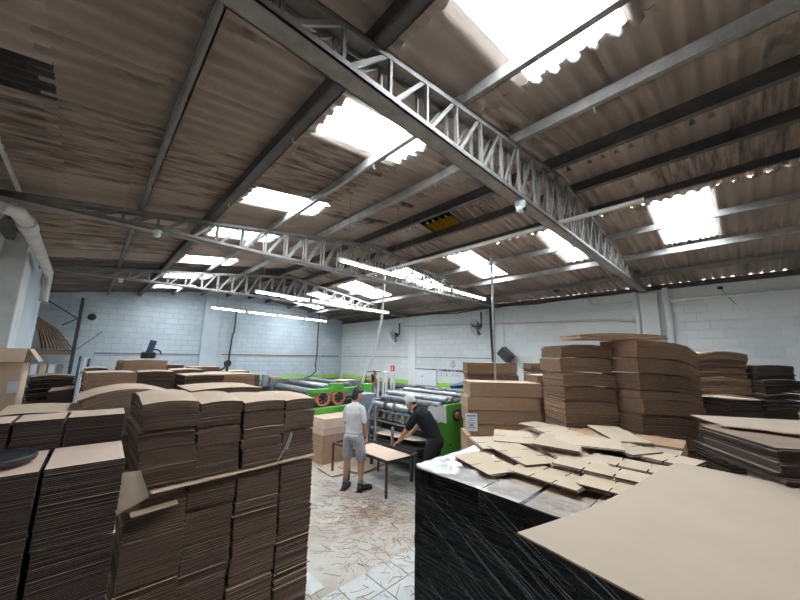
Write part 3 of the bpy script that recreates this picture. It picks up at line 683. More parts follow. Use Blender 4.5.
# blue pallet rack in the corner
t = thing('storage_rack', 'blue steel storage rack loaded with wooden boards in the far left corner', 'rack', (-.7, 13.9, 0))
for x in (-1.15, -.27):
    for y in (13.5, 14.4):
        MB().box((x, y, 1.95 if x > -.5 else 1.15), (.07, .07, 3.9 if x > -.5 else 2.3)).build('upright', 'blue_steel' if x < -.5 else 'steel_dark', t)
for z in (2.33, 1.2):
    for y in (13.5, 14.4): MB().box((-.71, y, z - .06), (.85, .05, .11)).build('beam', 'wood' if z > 2 else 'blue_steel', t)
    MB().box((-.71, 13.95, z + .01), (.84, .92, .03)).build('deck', 'steel_dark', t)
MB().bar((-.27, 13.5, 3.25), (-.95, 13.5, 3.72), .03, .03).build('brace', 'steel_dark', t)
MB().bar((-.27, 13.5, 3.3), (-.6, 13.5, 3.05), .03, .03).build('brace', 'steel_dark', t)
MB().bar((-.24, 13.42, 2.32), (.28, 13.5, 2.92), .025, .025).build('loose_bar', 'steel_mid', t)
r = R(14)
for k in range(9):
    o = thing('die_board', 'wooden cutting die board leaning on the rack, number %s from the left' % ('one', 'two', 'three', 'four', 'five', 'six', 'seven', 'eight', 'nine')[k], 'die board', (-.92 + .078 * k, 13.88, 2.355), 0, 'die boards on the rack')
    tl = .30 + .045 * k; h = 1.02 - .03 * k
    a = Vector((-.92 + .078 * k, 13.58, 2.37)); b = a + Vector((-.0 - h * math.sin(tl) * .9, 0, h * math.cos(tl)))
    a, b = a, b
    MB().bar(a + Vector((0, .3, 0)), b + Vector((0, .3, 0)), .6, .028, up=(1, 0, .3)).build('panel', 'wood', o)
    for q in range(1, 5):
        p = a.lerp(b, q / 5); MB().bar(p + Vector((.022, .0, .0)), p + Vector((.022, .58, .0)), .02, .02).build('blade_strip', 'wood_pale' if q % 2 else 'steel_dark', o)
for k in range(4):
    tag(MB().cbox((-.98 + .17 * k, 13.75, 1.2 + .025 + .36), (.13, .4, .72), .01).build('paper_bundle', ('paper', 'kraft', 'paper', 'cabinet_grey')[k]), ('white bundle at the left of the lower rack shelf', 'tan bundle on the lower rack shelf', 'white bundle beside the tan one on the lower rack shelf', 'grey bundle at the right of the lower rack shelf')[k], 'bundle')
for k in range(3):
    tag(MB().tube([(-.13 + .10 * k, 13.4, 0), (-.09 + .10 * k, 13.6, 2.18 - .04 * k)], .03, 8).build('blue_tube', 'blue_steel' if k != 1 else 'white_paint', smooth=True), ('dark blue pole nearest the rack upright', 'pale pole between the two blue poles', 'dark blue pole farthest from the rack')[k], 'pole')
tag(MB().lathe([(.0, 0), (.10, 0), (.11, .03), (.10, .06), (.0, .07)], (0.0, YB, 3.45), axis=(0, -1, 0), n=18).build('wall_vent', 'plastic_black', smooth=True), 'round black vent hole on the far wall right of the rack', 'vent')

# ================================================================== RIGHT HAND CARDBOARD
GR = 'cardboard stacks on the right'
def at_rt(d, s):            # point at forward distance d and sideways s of the aisle heading
    p = fwd * d + rgt * s; return (p.x, p.y)
# --- wrapped pallet in the foreground: six piles along the aisle side, second row behind
ys = [2.0, 1.72, 1.42, 1.12, .80, .48, .16, -.2, -.56]
for i in range(8):
    yc = (ys[i] + ys[i + 1]) / 2; wd = ys[i] - ys[i + 1] - .012
    pile('cardboard_stack', 'film wrapped dark stack in the right foreground, pile %s from the far corner' % ('one', 'two', 'three', 'four', 'five', 'six', 'seven', 'eight')[i], (2.48, yc), (1.365, 1.375, 1.37, 1.36, 1.37, 1.38, 1.56, 1.56)[i], .60, wd, 0, t=.010, seed=100 + i, nb=7, jit=.003, shift=.006, ms=('kraft_pale', 'flute_dark'), group='film wrapped piles')
for i in range(4):
    yc = 1.74 - .46 * i
    pile('cardboard_stack', 'inner pile of the wrapped pallet, %s from the far end' % ('first', 'second', 'third', 'fourth')[i], (3.12, yc), 1.37, .62, .44, 0, t=.014, seed=110 + i, nb=4, ms=('kraft_pale', 'flute_dark'), group='film wrapped piles')
pile('cardboard_stack', 'bulky support pile under the big pale sheet at the right edge', (3.25, -.32), 1.57, .86, .76, 0, t=.014, seed=115, nb=4, ms=('kraft_pale', 'flute_dark'), group='film wrapped piles')
# film: side skin tinted dark for shade, clear top rim
def film_patch(fn, nx, ny): 
    return [[fn(i / nx, j / ny) for j in range(ny + 1)] for i in range(nx + 1)]
def skin(name, G, m, parent):
    nx, ny = len(G) - 1, len(G[0]) - 1; vs = [p for row in G for p in row]
    fs = [(i * (ny + 1) + j, (i + 1) * (ny + 1) + j, (i + 1) * (ny + 1) + j + 1, i * (ny + 1) + j + 1) for i in range(nx) for j in range(ny)]
    return MB().add(vs, fs).build(name, m, parent, smooth=True)
ft = thing('stretch_film', 'glossy stretch film wound around the dark stack in the right foreground', 'film', (2.15, 1.0, 0))
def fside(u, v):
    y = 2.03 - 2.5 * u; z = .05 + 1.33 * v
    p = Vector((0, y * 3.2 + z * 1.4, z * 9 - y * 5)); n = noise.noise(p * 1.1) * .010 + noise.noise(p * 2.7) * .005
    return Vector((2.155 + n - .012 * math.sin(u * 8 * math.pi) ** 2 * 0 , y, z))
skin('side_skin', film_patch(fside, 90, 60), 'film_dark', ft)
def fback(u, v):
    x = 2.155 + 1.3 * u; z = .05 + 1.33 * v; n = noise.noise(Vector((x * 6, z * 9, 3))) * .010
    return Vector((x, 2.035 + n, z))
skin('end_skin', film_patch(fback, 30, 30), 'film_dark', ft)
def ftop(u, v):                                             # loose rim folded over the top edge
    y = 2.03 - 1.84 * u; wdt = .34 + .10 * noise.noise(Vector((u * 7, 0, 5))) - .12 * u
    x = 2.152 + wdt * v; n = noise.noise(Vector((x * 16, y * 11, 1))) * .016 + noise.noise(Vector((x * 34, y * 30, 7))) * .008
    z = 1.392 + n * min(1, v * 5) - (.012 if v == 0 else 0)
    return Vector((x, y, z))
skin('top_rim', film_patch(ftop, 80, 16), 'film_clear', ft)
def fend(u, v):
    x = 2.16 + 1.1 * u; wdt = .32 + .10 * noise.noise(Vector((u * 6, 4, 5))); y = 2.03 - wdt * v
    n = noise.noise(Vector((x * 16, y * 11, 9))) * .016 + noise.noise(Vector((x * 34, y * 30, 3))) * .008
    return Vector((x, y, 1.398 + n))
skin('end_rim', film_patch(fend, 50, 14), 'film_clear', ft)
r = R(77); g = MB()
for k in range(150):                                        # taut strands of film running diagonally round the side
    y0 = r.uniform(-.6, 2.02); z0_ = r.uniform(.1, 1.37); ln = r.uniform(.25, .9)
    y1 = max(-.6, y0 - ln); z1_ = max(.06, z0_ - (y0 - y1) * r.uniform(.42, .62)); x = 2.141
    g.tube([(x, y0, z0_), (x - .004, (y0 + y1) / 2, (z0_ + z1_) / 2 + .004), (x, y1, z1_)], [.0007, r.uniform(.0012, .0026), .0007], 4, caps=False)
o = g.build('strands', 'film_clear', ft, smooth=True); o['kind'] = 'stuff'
# --- second pallet behind the wrapped one
k = 0
for x in (3.72, 4.28, 4.84):
    for y in (1.92, 1.36, .80):
        if x > 4.6 and y < 1: continue
        pile('cardboard_stack', 'flat pale stack behind the wrapped pallet, %s row, %s' % ({3.72: 'nearest', 4.28: 'middle', 4.84: 'farthest'}[x], {1.92: 'left pile', 1.36: 'centre pile', .80: 'right pile'}[y]), (x, y - .0), 1.36 + .02 * ((k * 7) % 3), .54, .54, 0, t=.014, seed=120 + k, nb=4, ms=('kraft_pale', 'flute_light') if x < 4.6 else ('kraft_orange', 'flute_light'), group=GR); k += 1
pile('cardboard_stack', 'orange brown stack in front of the tall curved piles', (4.93, .79), 1.40, .50, .46, .05, t=.012, seed=131, nb=5, ms=('kraft_orange', 'flute_light'), group=GR)
# --- die-cut blanks scattered over the tops
def blank_poly(w_, d_, slots, r):
    p = [(-w_ / 2, -d_ / 2)]
    for i in range(slots):
        x = -w_ / 2 + w_ * (i + 1) / (slots + 1); p += [(x - .006, -d_ / 2), (x - .006, -d_ / 2 + d_ * .28), (x + .006, -d_ / 2 + d_ * .28), (x + .006, -d_ / 2)]
    p += [(w_ / 2, -d_ / 2), (w_ / 2 + .03, -d_ / 2 + .03), (w_ / 2 + .03, d_ / 2 - .03), (w_ / 2, d_ / 2)]
    for i in range(slots):
        x = w_ / 2 - w_ * (i + 1) / (slots + 1); p += [(x + .006, d_ / 2), (x + .006, d_ / 2 - d_ * .28), (x - .006, d_ / 2 - d_ * .28), (x - .006, d_ / 2)]
    p += [(-w_ / 2, d_ / 2)]; return p
def blanks(x, y, z, w_, d_, rz, n, slots, lab, seed, tilt=(0, 0), m='kraft_blank'):
    root = thing('box_blank_pile', lab, 'box blanks', (x, y, z), rz, 'die-cut blanks on the pallets'); root.rotation_euler = (tilt[0], tilt[1], rz)
    r = R(seed)
    for i in range(n):
        mb = MB().prism(blank_poly(w_, d_, slots, r), 0, .006, 0, 1); o = mb.build('blank', [m, 'flute'], root, local=True)
        o.location = (r.uniform(-.01, .01), r.uniform(-.01, .01), i * .0072); o.rotation_euler = (0, 0, r.uniform(-.02, .02))
BL = [(2.62, 1.62, 1.405, .50, .34, 1.2, 2, 1, 'two pale blanks at the film covered far corner'),
      (2.72, 1.13, 1.40, .52, .32, 1.5, 3, 2, 'slotted pale blanks right above the film rim'),
      (3.05, 1.52, 1.425, .62, .36, 1.05, 2, 2, 'wide pale blanks with slots in the middle of the pallet'),
      (3.02, .86, 1.40, .62, .26, 1.62, 9, 2, 'thick slotted bundle with dark edge, nearest the big sheet'),
      (2.80, .62, 1.40, .55, .28, 1.60, 5, 2, 'long slotted bundle lying along the big sheet edge'),
      (3.42, .72, 1.40, .60, .28, 1.62, 7, 2, 'second thick slotted bundle behind the first'),
      (3.28, 1.15, 1.43, .50, .34, .8, 3, 1, 'crooked blanks on top of the middle pile'),
      (3.52, 1.36, 1.47, .62, .40, .25, 4, 0, 'pointed blanks fanned out high in the middle', (.03, .03)),
      (3.95, .98, 1.45, .66, .38, 1.1, 3, 2, 'pale slotted blanks at the right rear'),
      (3.6, 1.88, 1.42, .56, .42, .5, 3, 1, 'pale blanks at the left rear edge'),
      (4.15, 1.55, 1.43, .60, .42, 1.0, 3, 2, 'pale blanks before the orange stack'),
      (3.86, .62, 1.43, .56, .34, 1.35, 4, 2, 'small blanks beside the dark right hand bundle'),
      (3.2, 1.92, 1.42, .46, .34, .9, 2, 1, 'single thin blanks at the pallet end'),
      (4.4, 1.05, 1.46, .62, .36, .7, 5, 0, 'tilted blanks leaning on the rear stack', (.02, -.05)),
      (4.45, 1.9, 1.42, .5, .36, 1.3, 3, 1, 'blanks at the far left rear'),
      (3.72, 1.15, 1.49, .55, .40, 1.9, 2, 0, 'loose blanks crossing the fan', (-.03, .02))]
for i, b in enumerate(BL): blanks(*b[:8], b[8], 200 + i, *(b[9:] if len(b) > 9 else ()))
# --- the big pale sheet in the foreground
def bigsheet(u, v):
    a = Vector((1.23, .645, 1.672)); b = Vector((3.15, .40, 1.592)); c_ = Vector((1.05, -.75, 1.640)); d = Vector((3.0, -1.0, 1.592))
    p = a.lerp(b, u).lerp(c_.lerp(d, u), v); p.z += -.03 * math.sin(math.pi * min(1, u * 1.3)) * (1 - .4 * v) ; return p
curved_sheet('cardboard_sheet', 'huge plain pale sheet bending over the right foreground', bigsheet, 24, 10, .006, ('kraft_pale', 'flute_light'))
# --- dark bundle lying on the sheet at the right edge, with pale top sheet
RM = math.atan2(-.43, -.30)
pile('cardboard_stack', 'dark flat bundle at the right edge lying on the big sheet', (3.52, -.20), 1.81, .74, .66, -.98, t=.010, seed=141, nb=5, jit=.012, shift=.025, ms=('kraft_dark', 'flute_dark'), z0=1.60, group=GR)
board('cardboard_sheet', 'pale notched sheet on top of the dark bundle at the right edge', Matrix.Translation((3.86, -.16, 1.822)) @ Matrix.Rotation(-1.1, 4, 'Z'), [(-.42, -.16), (-.22, -.22), (-.16, -.30), (.55, -.30), (.55, .42), (-.42, .36)], .008)
# --- tall curved piles
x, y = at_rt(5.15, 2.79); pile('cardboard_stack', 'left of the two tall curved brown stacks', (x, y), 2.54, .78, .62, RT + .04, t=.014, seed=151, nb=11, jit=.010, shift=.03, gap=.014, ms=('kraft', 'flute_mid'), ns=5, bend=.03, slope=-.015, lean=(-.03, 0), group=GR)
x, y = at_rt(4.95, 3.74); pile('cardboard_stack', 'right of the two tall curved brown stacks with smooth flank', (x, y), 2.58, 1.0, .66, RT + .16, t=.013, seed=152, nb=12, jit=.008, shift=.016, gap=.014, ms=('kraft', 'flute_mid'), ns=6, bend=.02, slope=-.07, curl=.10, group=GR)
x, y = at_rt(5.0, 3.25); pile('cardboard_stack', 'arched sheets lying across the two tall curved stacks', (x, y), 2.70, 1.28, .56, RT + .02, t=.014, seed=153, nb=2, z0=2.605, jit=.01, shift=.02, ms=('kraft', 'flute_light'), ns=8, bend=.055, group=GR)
# --- brown bundles with paper label
x, y = at_rt(6.1, 1.82); pile('cardboard_stack', 'light brown bundles carrying a white paper label', (x, y), 1.90, 1.24, .62, RT, t=.013, seed=161, nb=9, jit=.006, shift=.045, gap=.014, ms=('kraft', 'flute_light'), ns=4, slope=-.01, group=GR)
x, y = at_rt(6.2, 2.80); pile('cardboard_stack', 'darker brown pile right behind the labelled bundles', (x, y), 2.02, .62, .55, RT, t=.014, seed=162, nb=8, ms=('kraft', 'flute_mid'), shift=.03, group=GR, ns=2)
x, y = at_rt(6.85, 1.88); pile('cardboard_stack', 'higher bundle behind the labelled bundles, beside the steel pole', (x, y), 2.22, 1.0, .45, RT, t=.014, seed=163, nb=8, ms=('kraft', 'flute_mid'), group=GR, shift=.02)
x, y = at_rt(6.95, 3.02); pile('cardboard_stack', 'higher bundle left of the tall curved stacks, under the speaker', (x, y), 2.22, .62, .45, RT, t=.014, seed=164, nb=8, ms=('kraft', 'flute_mid'), group=GR, shift=.02)
t = thing('paper_label', 'white printed paper label on the light brown bundles', 'label', (4.94, 3.36, 1.06), RT)
p = fwd * 5.775 + rgt * 1.25
M = Matrix.Rotation(RT, 3, 'Z')
MB().box((p.x, p.y, 1.225), (.20, .006, .29), M=M).build('sheet', 'paper', t).matrix_world = Matrix.Identity(4)
g = MB()
for k in range(6): g.box((p.x - fwd.x * .005 - .0, p.y - fwd.y * .005, 1.33 - .038 * k), ((.15, .08, .11, .13, .06, .13)[k], .003, (.022, .008, .008, .008, .03, .012)[k]), M=M)
g.build('print', 'cabinet_grey', t).matrix_world = Matrix.Identity(4)
for o in t.children:
    for v in o.data.vertices: v.co = v.co + Vector((4.94, 3.36, 1.06))
t.rotation_euler = (0, 0, 0)
for o in t.children: o.matrix_parent_inverse = Matrix.Translation((-4.94, -3.36, -1.06))
# --- stacks against the right wall
x, y = at_rt(6.0, 5.62); pile('cardboard_stack', 'tall frayed stack behind the curved stacks near the right wall', (x, y), 2.50, .86, .6, RT, t=.014, seed=171, nb=12, jit=.02, shift=.05, gap=.012, ms=('kraft', 'flute_mid'), ns=5, bend=.04, lean=(.0, 0), group=GR)
x, y = at_rt(5.9, 6.42); pile('cardboard_stack', 'dark frayed stack closest to the right wall', (x, y), 2.27, .62, .6, RT, t=.014, seed=172, nb=10, jit=.02, shift=.04, ms=('kraft_dark', 'flute_dark'), ns=3, bend=.03, group=GR)
x, y = at_rt(4.75, 4.66); pile('cardboard_stack', 'short stack with white folded top sheet beside the tall flank', (x, y), 1.80, .40, .5, RT, t=.012, seed=173, nb=5, ms=('kraft', 'flute_dark'), group=GR, shift=.02)
x, y = at_rt(4.7, 4.66)
board('cardboard_sheet', 'pale folded sheet on the short stack at right', Matrix.Translation((x, y, 1.806)) @ Matrix.Rotation(RT - .1, 4, 'Z') @ Matrix.Rotation(.03, 4, 'Y'), [(-.26, -.24), (.16, -.26), (.26, -.12), (.2, .2), (-.24, .24)], .008)
x, y = at_rt(4.05, 4.1); pile('cardboard_stack', 'dark torn bundle between the short stack and the right edge', (x, y), 1.52, .62, .5, RT - .2, t=.012, seed=174, nb=6, jit=.02, shift=.04, ms=('kraft_dark', 'flute_dark'), group=GR)

# ================================================================== MACHINES
def roller(parent, x, z, y0, y1, rad, m='chrome', name='roller', shaft=True):
    o = MB().lathe([(0, 0), (rad * .9, 0), (rad, .012), (rad, y1 - y0 - .012), (rad * .9, y1 - y0), (0, y1 - y0)], (x, y0, z), axis=(0, 1, 0), n=18).build(name, m, parent, smooth=True)
    if shaft:
        s = MB().lathe([(0, -.09), (rad * .35, -.09), (rad * .35, y1 - y0 + .09), (0, y1 - y0 + .09)], (x, y0, z), axis=(0, 1, 0), n=10).build('shaft', 'machine_grey', o, smooth=True)
    return o
def gear(parent, x, y, z, rad, th, m, n=18, name='gear'):
    pts = []
    for k in range(n * 2):
        a = math.pi * k / n; rr = rad if k % 2 else rad * .9; pts.append((rr * math.cos(a), rr * math.sin(a)))
    M = Matrix.Translation((x, y, z)) @ Matrix.Rotation(math.pi / 2, 4, 'X')
    return MB().prism(pts, 0, th, M=M).build(name, m, parent)
# machine at the men's table: feed side faces the table (low x)
t = thing('slotting_machine', 'black roller machine with green end plate beside the bending man', 'machine', (5.5, 5.2, 0))
o = MB().prism([(5.02, 0), (6.15, 0), (6.15, 1.22), (5.95, 1.36), (5.35, 1.36), (5.02, 1.1)], 0, .08, M=Matrix.Translation((0, 4.28, 0)) @ Matrix.Rotation(math.pi / 2, 4, 'X')).build('end_plate', 'green_paint', t)
MB().lathe([(0, 0), (.12, 0), (.12, .03), (.05, .035), (.05, .08), (0, .08)], (5.66, 4.2, 1.14), axis=(0, -1, 0), n=20).build('hub_recess', 'machine_black', o, smooth=True)
MB().lathe([(0, 0), (.065, 0), (.065, .10), (0, .10)], (5.63, 4.2, 1.15), axis=(0, -1, 0), n=14).build('bearing', 'copper', o, smooth=True)
for (bx, bz) in ((5.15, .25), (5.15, .75), (6.02, .25), (6.02, .75), (6.02, 1.1), (5.45, .6)):
    MB().lathe([(0, 0), (.022, 0), (.022, .015), (0, .015)], (bx, 4.2, bz), axis=(0, -1, 0), n=8).build('bolt', 'machine_black', o)
MB().prism([(5.0, 0), (6.15, 0), (6.15, 1.3), (5.15, 1.3), (5.0, 1.0)], 0, .10, M=Matrix.Translation((0, 6.3, 0)) @ Matrix.Rotation(math.pi / 2, 4, 'X')).build('far_end_plate', 'cabinet_grey', t)
MB().box((5.75, 5.25, .42), (.75, 1.9, .84)).build('body', 'machine_black', t)
for (x, z, rad, m) in ((5.10, 1.20, .075, 'chrome'), (5.22, 1.03, .05, 'machine_grey'), (5.06, .95, .035, 'chrome'), (5.05, .66, .06, 'machine_grey'), (5.12, .45, .09, 'machine_black'), (5.08, .22, .08, 'machine_grey'),
                       (5.36, 1.33, .07, 'machine_grey'), (5.55, 1.42, .06, 'chrome'), (5.75, 1.40, .085, 'machine_grey'), (5.98, 1.36, .07, 'machine_black'), (6.1, 1.48, .05, 'chrome'), (5.42, 1.15, .08, 'machine_black')):
    roller(t, x, z, 4.34, 6.16, rad, m)
for z in (.88, 1.10): MB().box((5.0, 5.25, z), (.035, 1.88, .03)).build('tie_bar', 'chrome' if z < 1 else 'machine_grey', t)
r = R(4)
for k in range(9):
    y = 4.5 + .19 * k; o = MB().cbox((5.0, y, 1.02 + r.uniform(-.02, .02)), (.07, .06, .16), .008).build('clamp', r.choice(('machine_grey', 'machine_black', 'chrome')), t)
    MB().tube([(4.97, y, 1.03), (4.92, y, 1.03)], .014, 7).build('clamp_screw', 'chrome', o, smooth=True)
for y, m in ((4.95, 'machine_black'), (5.45, 'machine_grey'), (5.75, 'machine_black')):
    gear(t, 5.10, y, 1.2, .105, .05, m, 16, 'slotting_wheel')
MB().box((4.83, 5.1, .60), (.38, 1.5, .03)).build('feed_shelf', 'machine_black', t)
MB().box((4.72, 4.55, .29), (.05, .05, .58)).build('shelf_leg', 'machine_black', t); MB().box((4.72, 5.75, .29), (.05, .05, .58)).build('shelf_leg', 'machine_black', t)
# control cabinet at the far end
t = thing('control_cabinet', 'blue grey control cabinet with green column behind the man in white', 'cabinet', (5.12, 6.62, 0))
MB().cbox((5.15, 6.62, .70), (.42, .40, 1.4), .012).build('body', 'cabinet_grey', t)
MB().box((4.93, 6.62, .72), (.012, .34, 1.2)).build('door', 'cabinet_grey', t)
MB().cbox((4.99, 6.80, .98), (.12, .10, .92), .01).build('green_column', 'green_paint', t)
MB().cbox((4.92, 6.50, 1.34), (.06, .10, .16), .01).build('pendant', 'teal', t)
for k in range(3): MB().lathe([(0, 0), (.02, 0), (.02, .012), (0, .012)], (4.922, 6.72, 1.0 + .07 * k), axis=(-1, 0, 0), n=10).build('button', ('red', 'teal', 'paper')[k], t)
# green machine with the two orange wheels
t = thing('rotary_printer', 'green printing machine with two orange rimmed wheels', 'machine', (4.8, 8.0, 0))
MB().box((4.9, 7.3, .60), (1.7, .12, 1.2)).build('inner_frame', 'machine_black', t)
o = MB().cbox((4.82, 7.17, 1.46), (1.80, .14, .10), .01).build('top_beam', 'green_paint', t)
MB().cbox((4.66, 7.15, 1.56), (.40, .14, .14), .01).build('gear_cover', 'green_paint', o)
MB().cbox((5.62, 7.15, 1.40), (.30, .16, .36), .01).build('side_housing', 'green_paint', t)
MB().cbox((4.72, 7.15, 1.0), (1.65, .16, .15), .01).build('lower_beam', 'green_paint', t)
MB().cbox((3.98, 7.18, 1.2), (.12, .14, .5), .01).build('end_post', 'green_paint', t)
for x in (4.29, 4.74):
    o = MB().lathe([(.125, 0), (.19, 0), (.195, .015), (.195, .07), (.18, .085), (.135, .085), (.125, .0)], (x, 7.2, 1.275), axis=(0, -1, 0), n=28, caps=False).build('wheel_rim', 'orange_rubber', t, smooth=True)
    MB().lathe([(0, .02), (.13, .02), (.13, .06), (.05, .06), (.045, .10), (0, .10)], (x, 7.2, 1.275), axis=(0, -1, 0), n=20).build('wheel_hub', 'machine_black', o, smooth=True)
    for k in range(6):
        a = k * math.pi / 3; MB().tube([(x + .085 * math.cos(a), 7.14, 1.275 + .085 * math.sin(a)), (x + .085 * math.cos(a), 7.125, 1.275 + .085 * math.sin(a))], .014, 7).build('wheel_bolt', 'chrome', o)
MB().box((4.9, 8.5, .62), (1.5, 2.2, 1.24)).build('body', 'machine_black', t)
for (x, z, rad, m) in ((4.2, 1.40, .09, 'machine_grey'), (4.55, 1.52, .07, 'chrome'), (4.9, 1.45, .10, 'machine_black'), (5.25, 1.55, .06, 'machine_grey'), (5.55, 1.42, .09, 'machine_black')):
    roller(t, x, z, 7.42, 9.5, rad, m)
MB().box((4.9, 9.6, .8), (1.7, .12, 1.6)).build('far_frame', 'machine_grey', t)
curved_sheet('cardboard_sheet', 'pale sheet lying across the top of the green machine', lambda u, v: Vector((5.15 + .6 * u, 7.55 + .5 * v, 1.635 + .012 * math.sin(4 * u))), 4, 2, .008, ('kraft_pink', 'flute'))
# sheets stacked in front of it
pile('cardboard_stack', 'brown lower stack on the floor before the green machine', (4.36, 6.72), .60, .88, .60, 0, t=.014, seed=181, nb=3, ms=('kraft', 'flute_light'), jit=.003, shift=.012)
pile('cardboard_stack', 'smooth pinkish stack on top of the brown one before the green machine', (4.36, 6.71), .95, .86, .60, 0, t=.05, seed=183, nb=2, z0=.605, ms=('kraft_pink', 'kraft_pink'), jit=.001, shift=.004)
for i, (x, y, rz) in enumerate(((4.35, 6.22, .05), (4.15, 6.02, -.08), (4.5, 5.9, .2))):
    board('cardboard_sheet', ('wide pale sheet flat on the floor behind the man in white', 'pale floor sheet under the far end of the steel table', 'crooked floor sheet beneath the table')[i], Matrix.Translation((x, y - .05 * i, .012 + .009 * i)) @ Matrix.Rotation(rz, 4, 'Z'), rect(.95 - .1 * i, .62), .008, 'kraft_pale', 'flute', group='sheets on the floor')
# background presses
def press(name, lab, x0, x1, y0, y1, h, seed, body='machine_grey', frame='machine_grey', nr=9):
    r = R(seed); t = thing(name, lab, 'machine', ((x0 + x1) / 2, (y0 + y1) / 2, 0))
    MB().cbox(((x0 + x1) / 2, (y0 + y1) / 2, h * .35), (x1 - x0, y1 - y0 - .1, h * .7), .02).build('body', body, t)
    for y in (y0 + .05, y1 - .05): MB().prism([(x0, 0), (x1, 0), (x1, h * .8), (x1 - .25, h), (x0 + .25, h), (x0, h * .8)], 0, .09, M=Matrix.Translation((0, y + .045, 0)) @ Matrix.Rotation(math.pi / 2, 4, 'X')).build('frame_plate', frame, t)
    for k in range(nr):
        x = x0 + .1 + (x1 - x0 - .2) * k / (nr - 1); roller(t, x, h * (.86 + .16 * math.sin(k * 1.7)) , y0 + .12, y1 - .12, r.uniform(.04, .09), r.choice(('chrome', 'machine_grey', 'machine_black', 'machine_black')))
    for k in range(26):
        x = r.uniform(x0 + .1, x1 - .1); y = r.uniform(y0 + .2, y1 - .2); s = r.uniform(.06, .18)
        MB().cbox((x, y, h * .9 + s / 2), (s, s * 1.3, s), .01).build('bracket', r.choice(('machine_black', 'machine_grey', 'chrome', 'copper')), t)
    for k in range(4):
        x = r.uniform(x0 + .1, x1 - .1); MB().tube([(x, y0 + .15, h * .9), (x + r.uniform(-.2, .2), (y0 + y1) / 2, h * 1.04), (x + r.uniform(-.1, .1), y1 - .15, h * .9)], .018, 7).build('hose', r.choice(('rubber', 'chrome')), t, smooth=True)
    for (gx, gz) in ((x0 + .3, h * .6), (x1 - .3, h * .55)): gear(t, gx, y0 + .0, gz, .18, .05, 'machine_black', 22)
    return t
press('printing_press', 'grey roller press behind the bending man, in front of the notice board', 6.55, 8.5, 4.6, 7.0, 1.30, 5)
press('printing_press', 'pale grey press farther back before the right wall', 8.0, 9.5, 7.3, 9.3, 1.22, 6, nr=7)
press('printing_press', 'dark press standing against the far blue wall', 4.6, 8.4, 12.0, 13.6, 1.12, 7, 'machine_black', nr=8)
press('printing_press', 'low grey conveyor press left of the green machine', 3.2, 3.95, 8.3, 11.6, 1.22, 8, nr=4)
t = thing('conveyor_roller', 'long silver conveyor drum behind the green machine', 'conveyor', (5.6, 10.8, 0))
MB().cbox((5.6, 10.8, 1.30), (2.1, .5, .22), .05).build('hood', 'chrome', t); MB().cbox((5.6, 10.75, 1.14), (2.2, .6, .12), .02).build('bed', 'machine_black', t)
for x in (4.7, 6.5): MB().box((x, 10.8, .54), (.1, .4, 1.08)).build('leg', 'machine_black', t)
t = thing('motor_unit', 'small tan motor box on the dark bench by the far wall', 'motor', (4.7, 11.4, 0))
MB().cbox((4.9, 11.4, 1.42), (.42, .3, .26), .02).build('box', 'wood', t); MB().cbox((4.55, 11.4, 1.45), (.18, .2, .4), .02).build('switch_box', 'cabinet_grey', t); MB().box((4.75, 11.4, .63), (.9, .5, 1.26)).build('bench', 'machine_black', t)
# white panels and reddish machine parts
for k, (x, y) in enumerate(((7.10, 8.48), (7.30, 8.30), (7.48, 8.12))):
    o = thing('white_panel', ('left', 'middle', 'right')[k] + ' of the three tall white machine panels', 'panel', (x, y, 0), 0, 'white machine panels')
    MB().cbox((x, y, .92), (.16, .13, 1.84 - .02 * k), .03).build('panel', 'white_paint', o); MB().box((x - .06, y - .05, 1.2), (.02, .03, .5)).build('slot', 'steel_mid', o)
t = thing('spare_part_rack', 'reddish brown machine parts hanging behind the green machine', 'machine parts', (6.3, 7.8, 0))
MB().box((6.3, 7.8, .55), (.5, .4, 1.1)).build('cabinet', 'machine_black', t)
r = R(31)
for k in range(12):
    x, y, z = 6.3 + r.uniform(-.22, .22), 7.75 + r.uniform(-.15, .15), 1.15 + r.uniform(0, .62)
    MB().tube([(x, y, z - .12), (x + r.uniform(-.05, .05), y, z), (x + r.uniform(-.03, .03), y, z + .12)], [.03, .06, .025], 8).build('part', 'copper' if k % 3 else 'machine_black', t, smooth=True)
MB().bar((6.05, 7.75, 1.85), (6.6, 7.75, 1.85), .03, .03).build('rail', 'steel_dark', t); MB().box((6.06, 7.75, 1.45), (.03, .03, .85)).build('rail_post', 'steel_dark', t)
t = thing('machine_guard', 'dark curved guard on the press below the wall lettering', 'guard', (7.6, 5.2, 1.42))
MB().tube([(7.3, 5.6, 1.52), (7.6, 5.3, 1.58), (7.95, 4.95, 1.54)], [.05, .09, .06], 10).build('cowl', 'blue_plastic', t, smooth=True)
MB().bar((7.6, 5.3, 1.25), (7.6, 5.3, 1.54), .04, .04).build('stem', 'machine_black', t)
# papers hanging on the green end plate
for k, (dx, m, lab) in enumerate(((0, 'paper', 'crumpled white paper sheet hanging on the green machine end'), (.14, 'paper', 'second white paper sheet tucked behind the first on the green machine'))):
    def fn(u, v, dx=dx): return Vector((4.86 + dx + .20 * u + .02 * v, 4.26 - .10 * k + .0 * v - .06 * u, 1.37 - .30 * v + .02 * math.sin(5 * u)))
    curved_sheet('paper_sheet', lab, fn, 6, 4, .003, ('paper', 'paper'), 'paper', 'papers on the green machine')
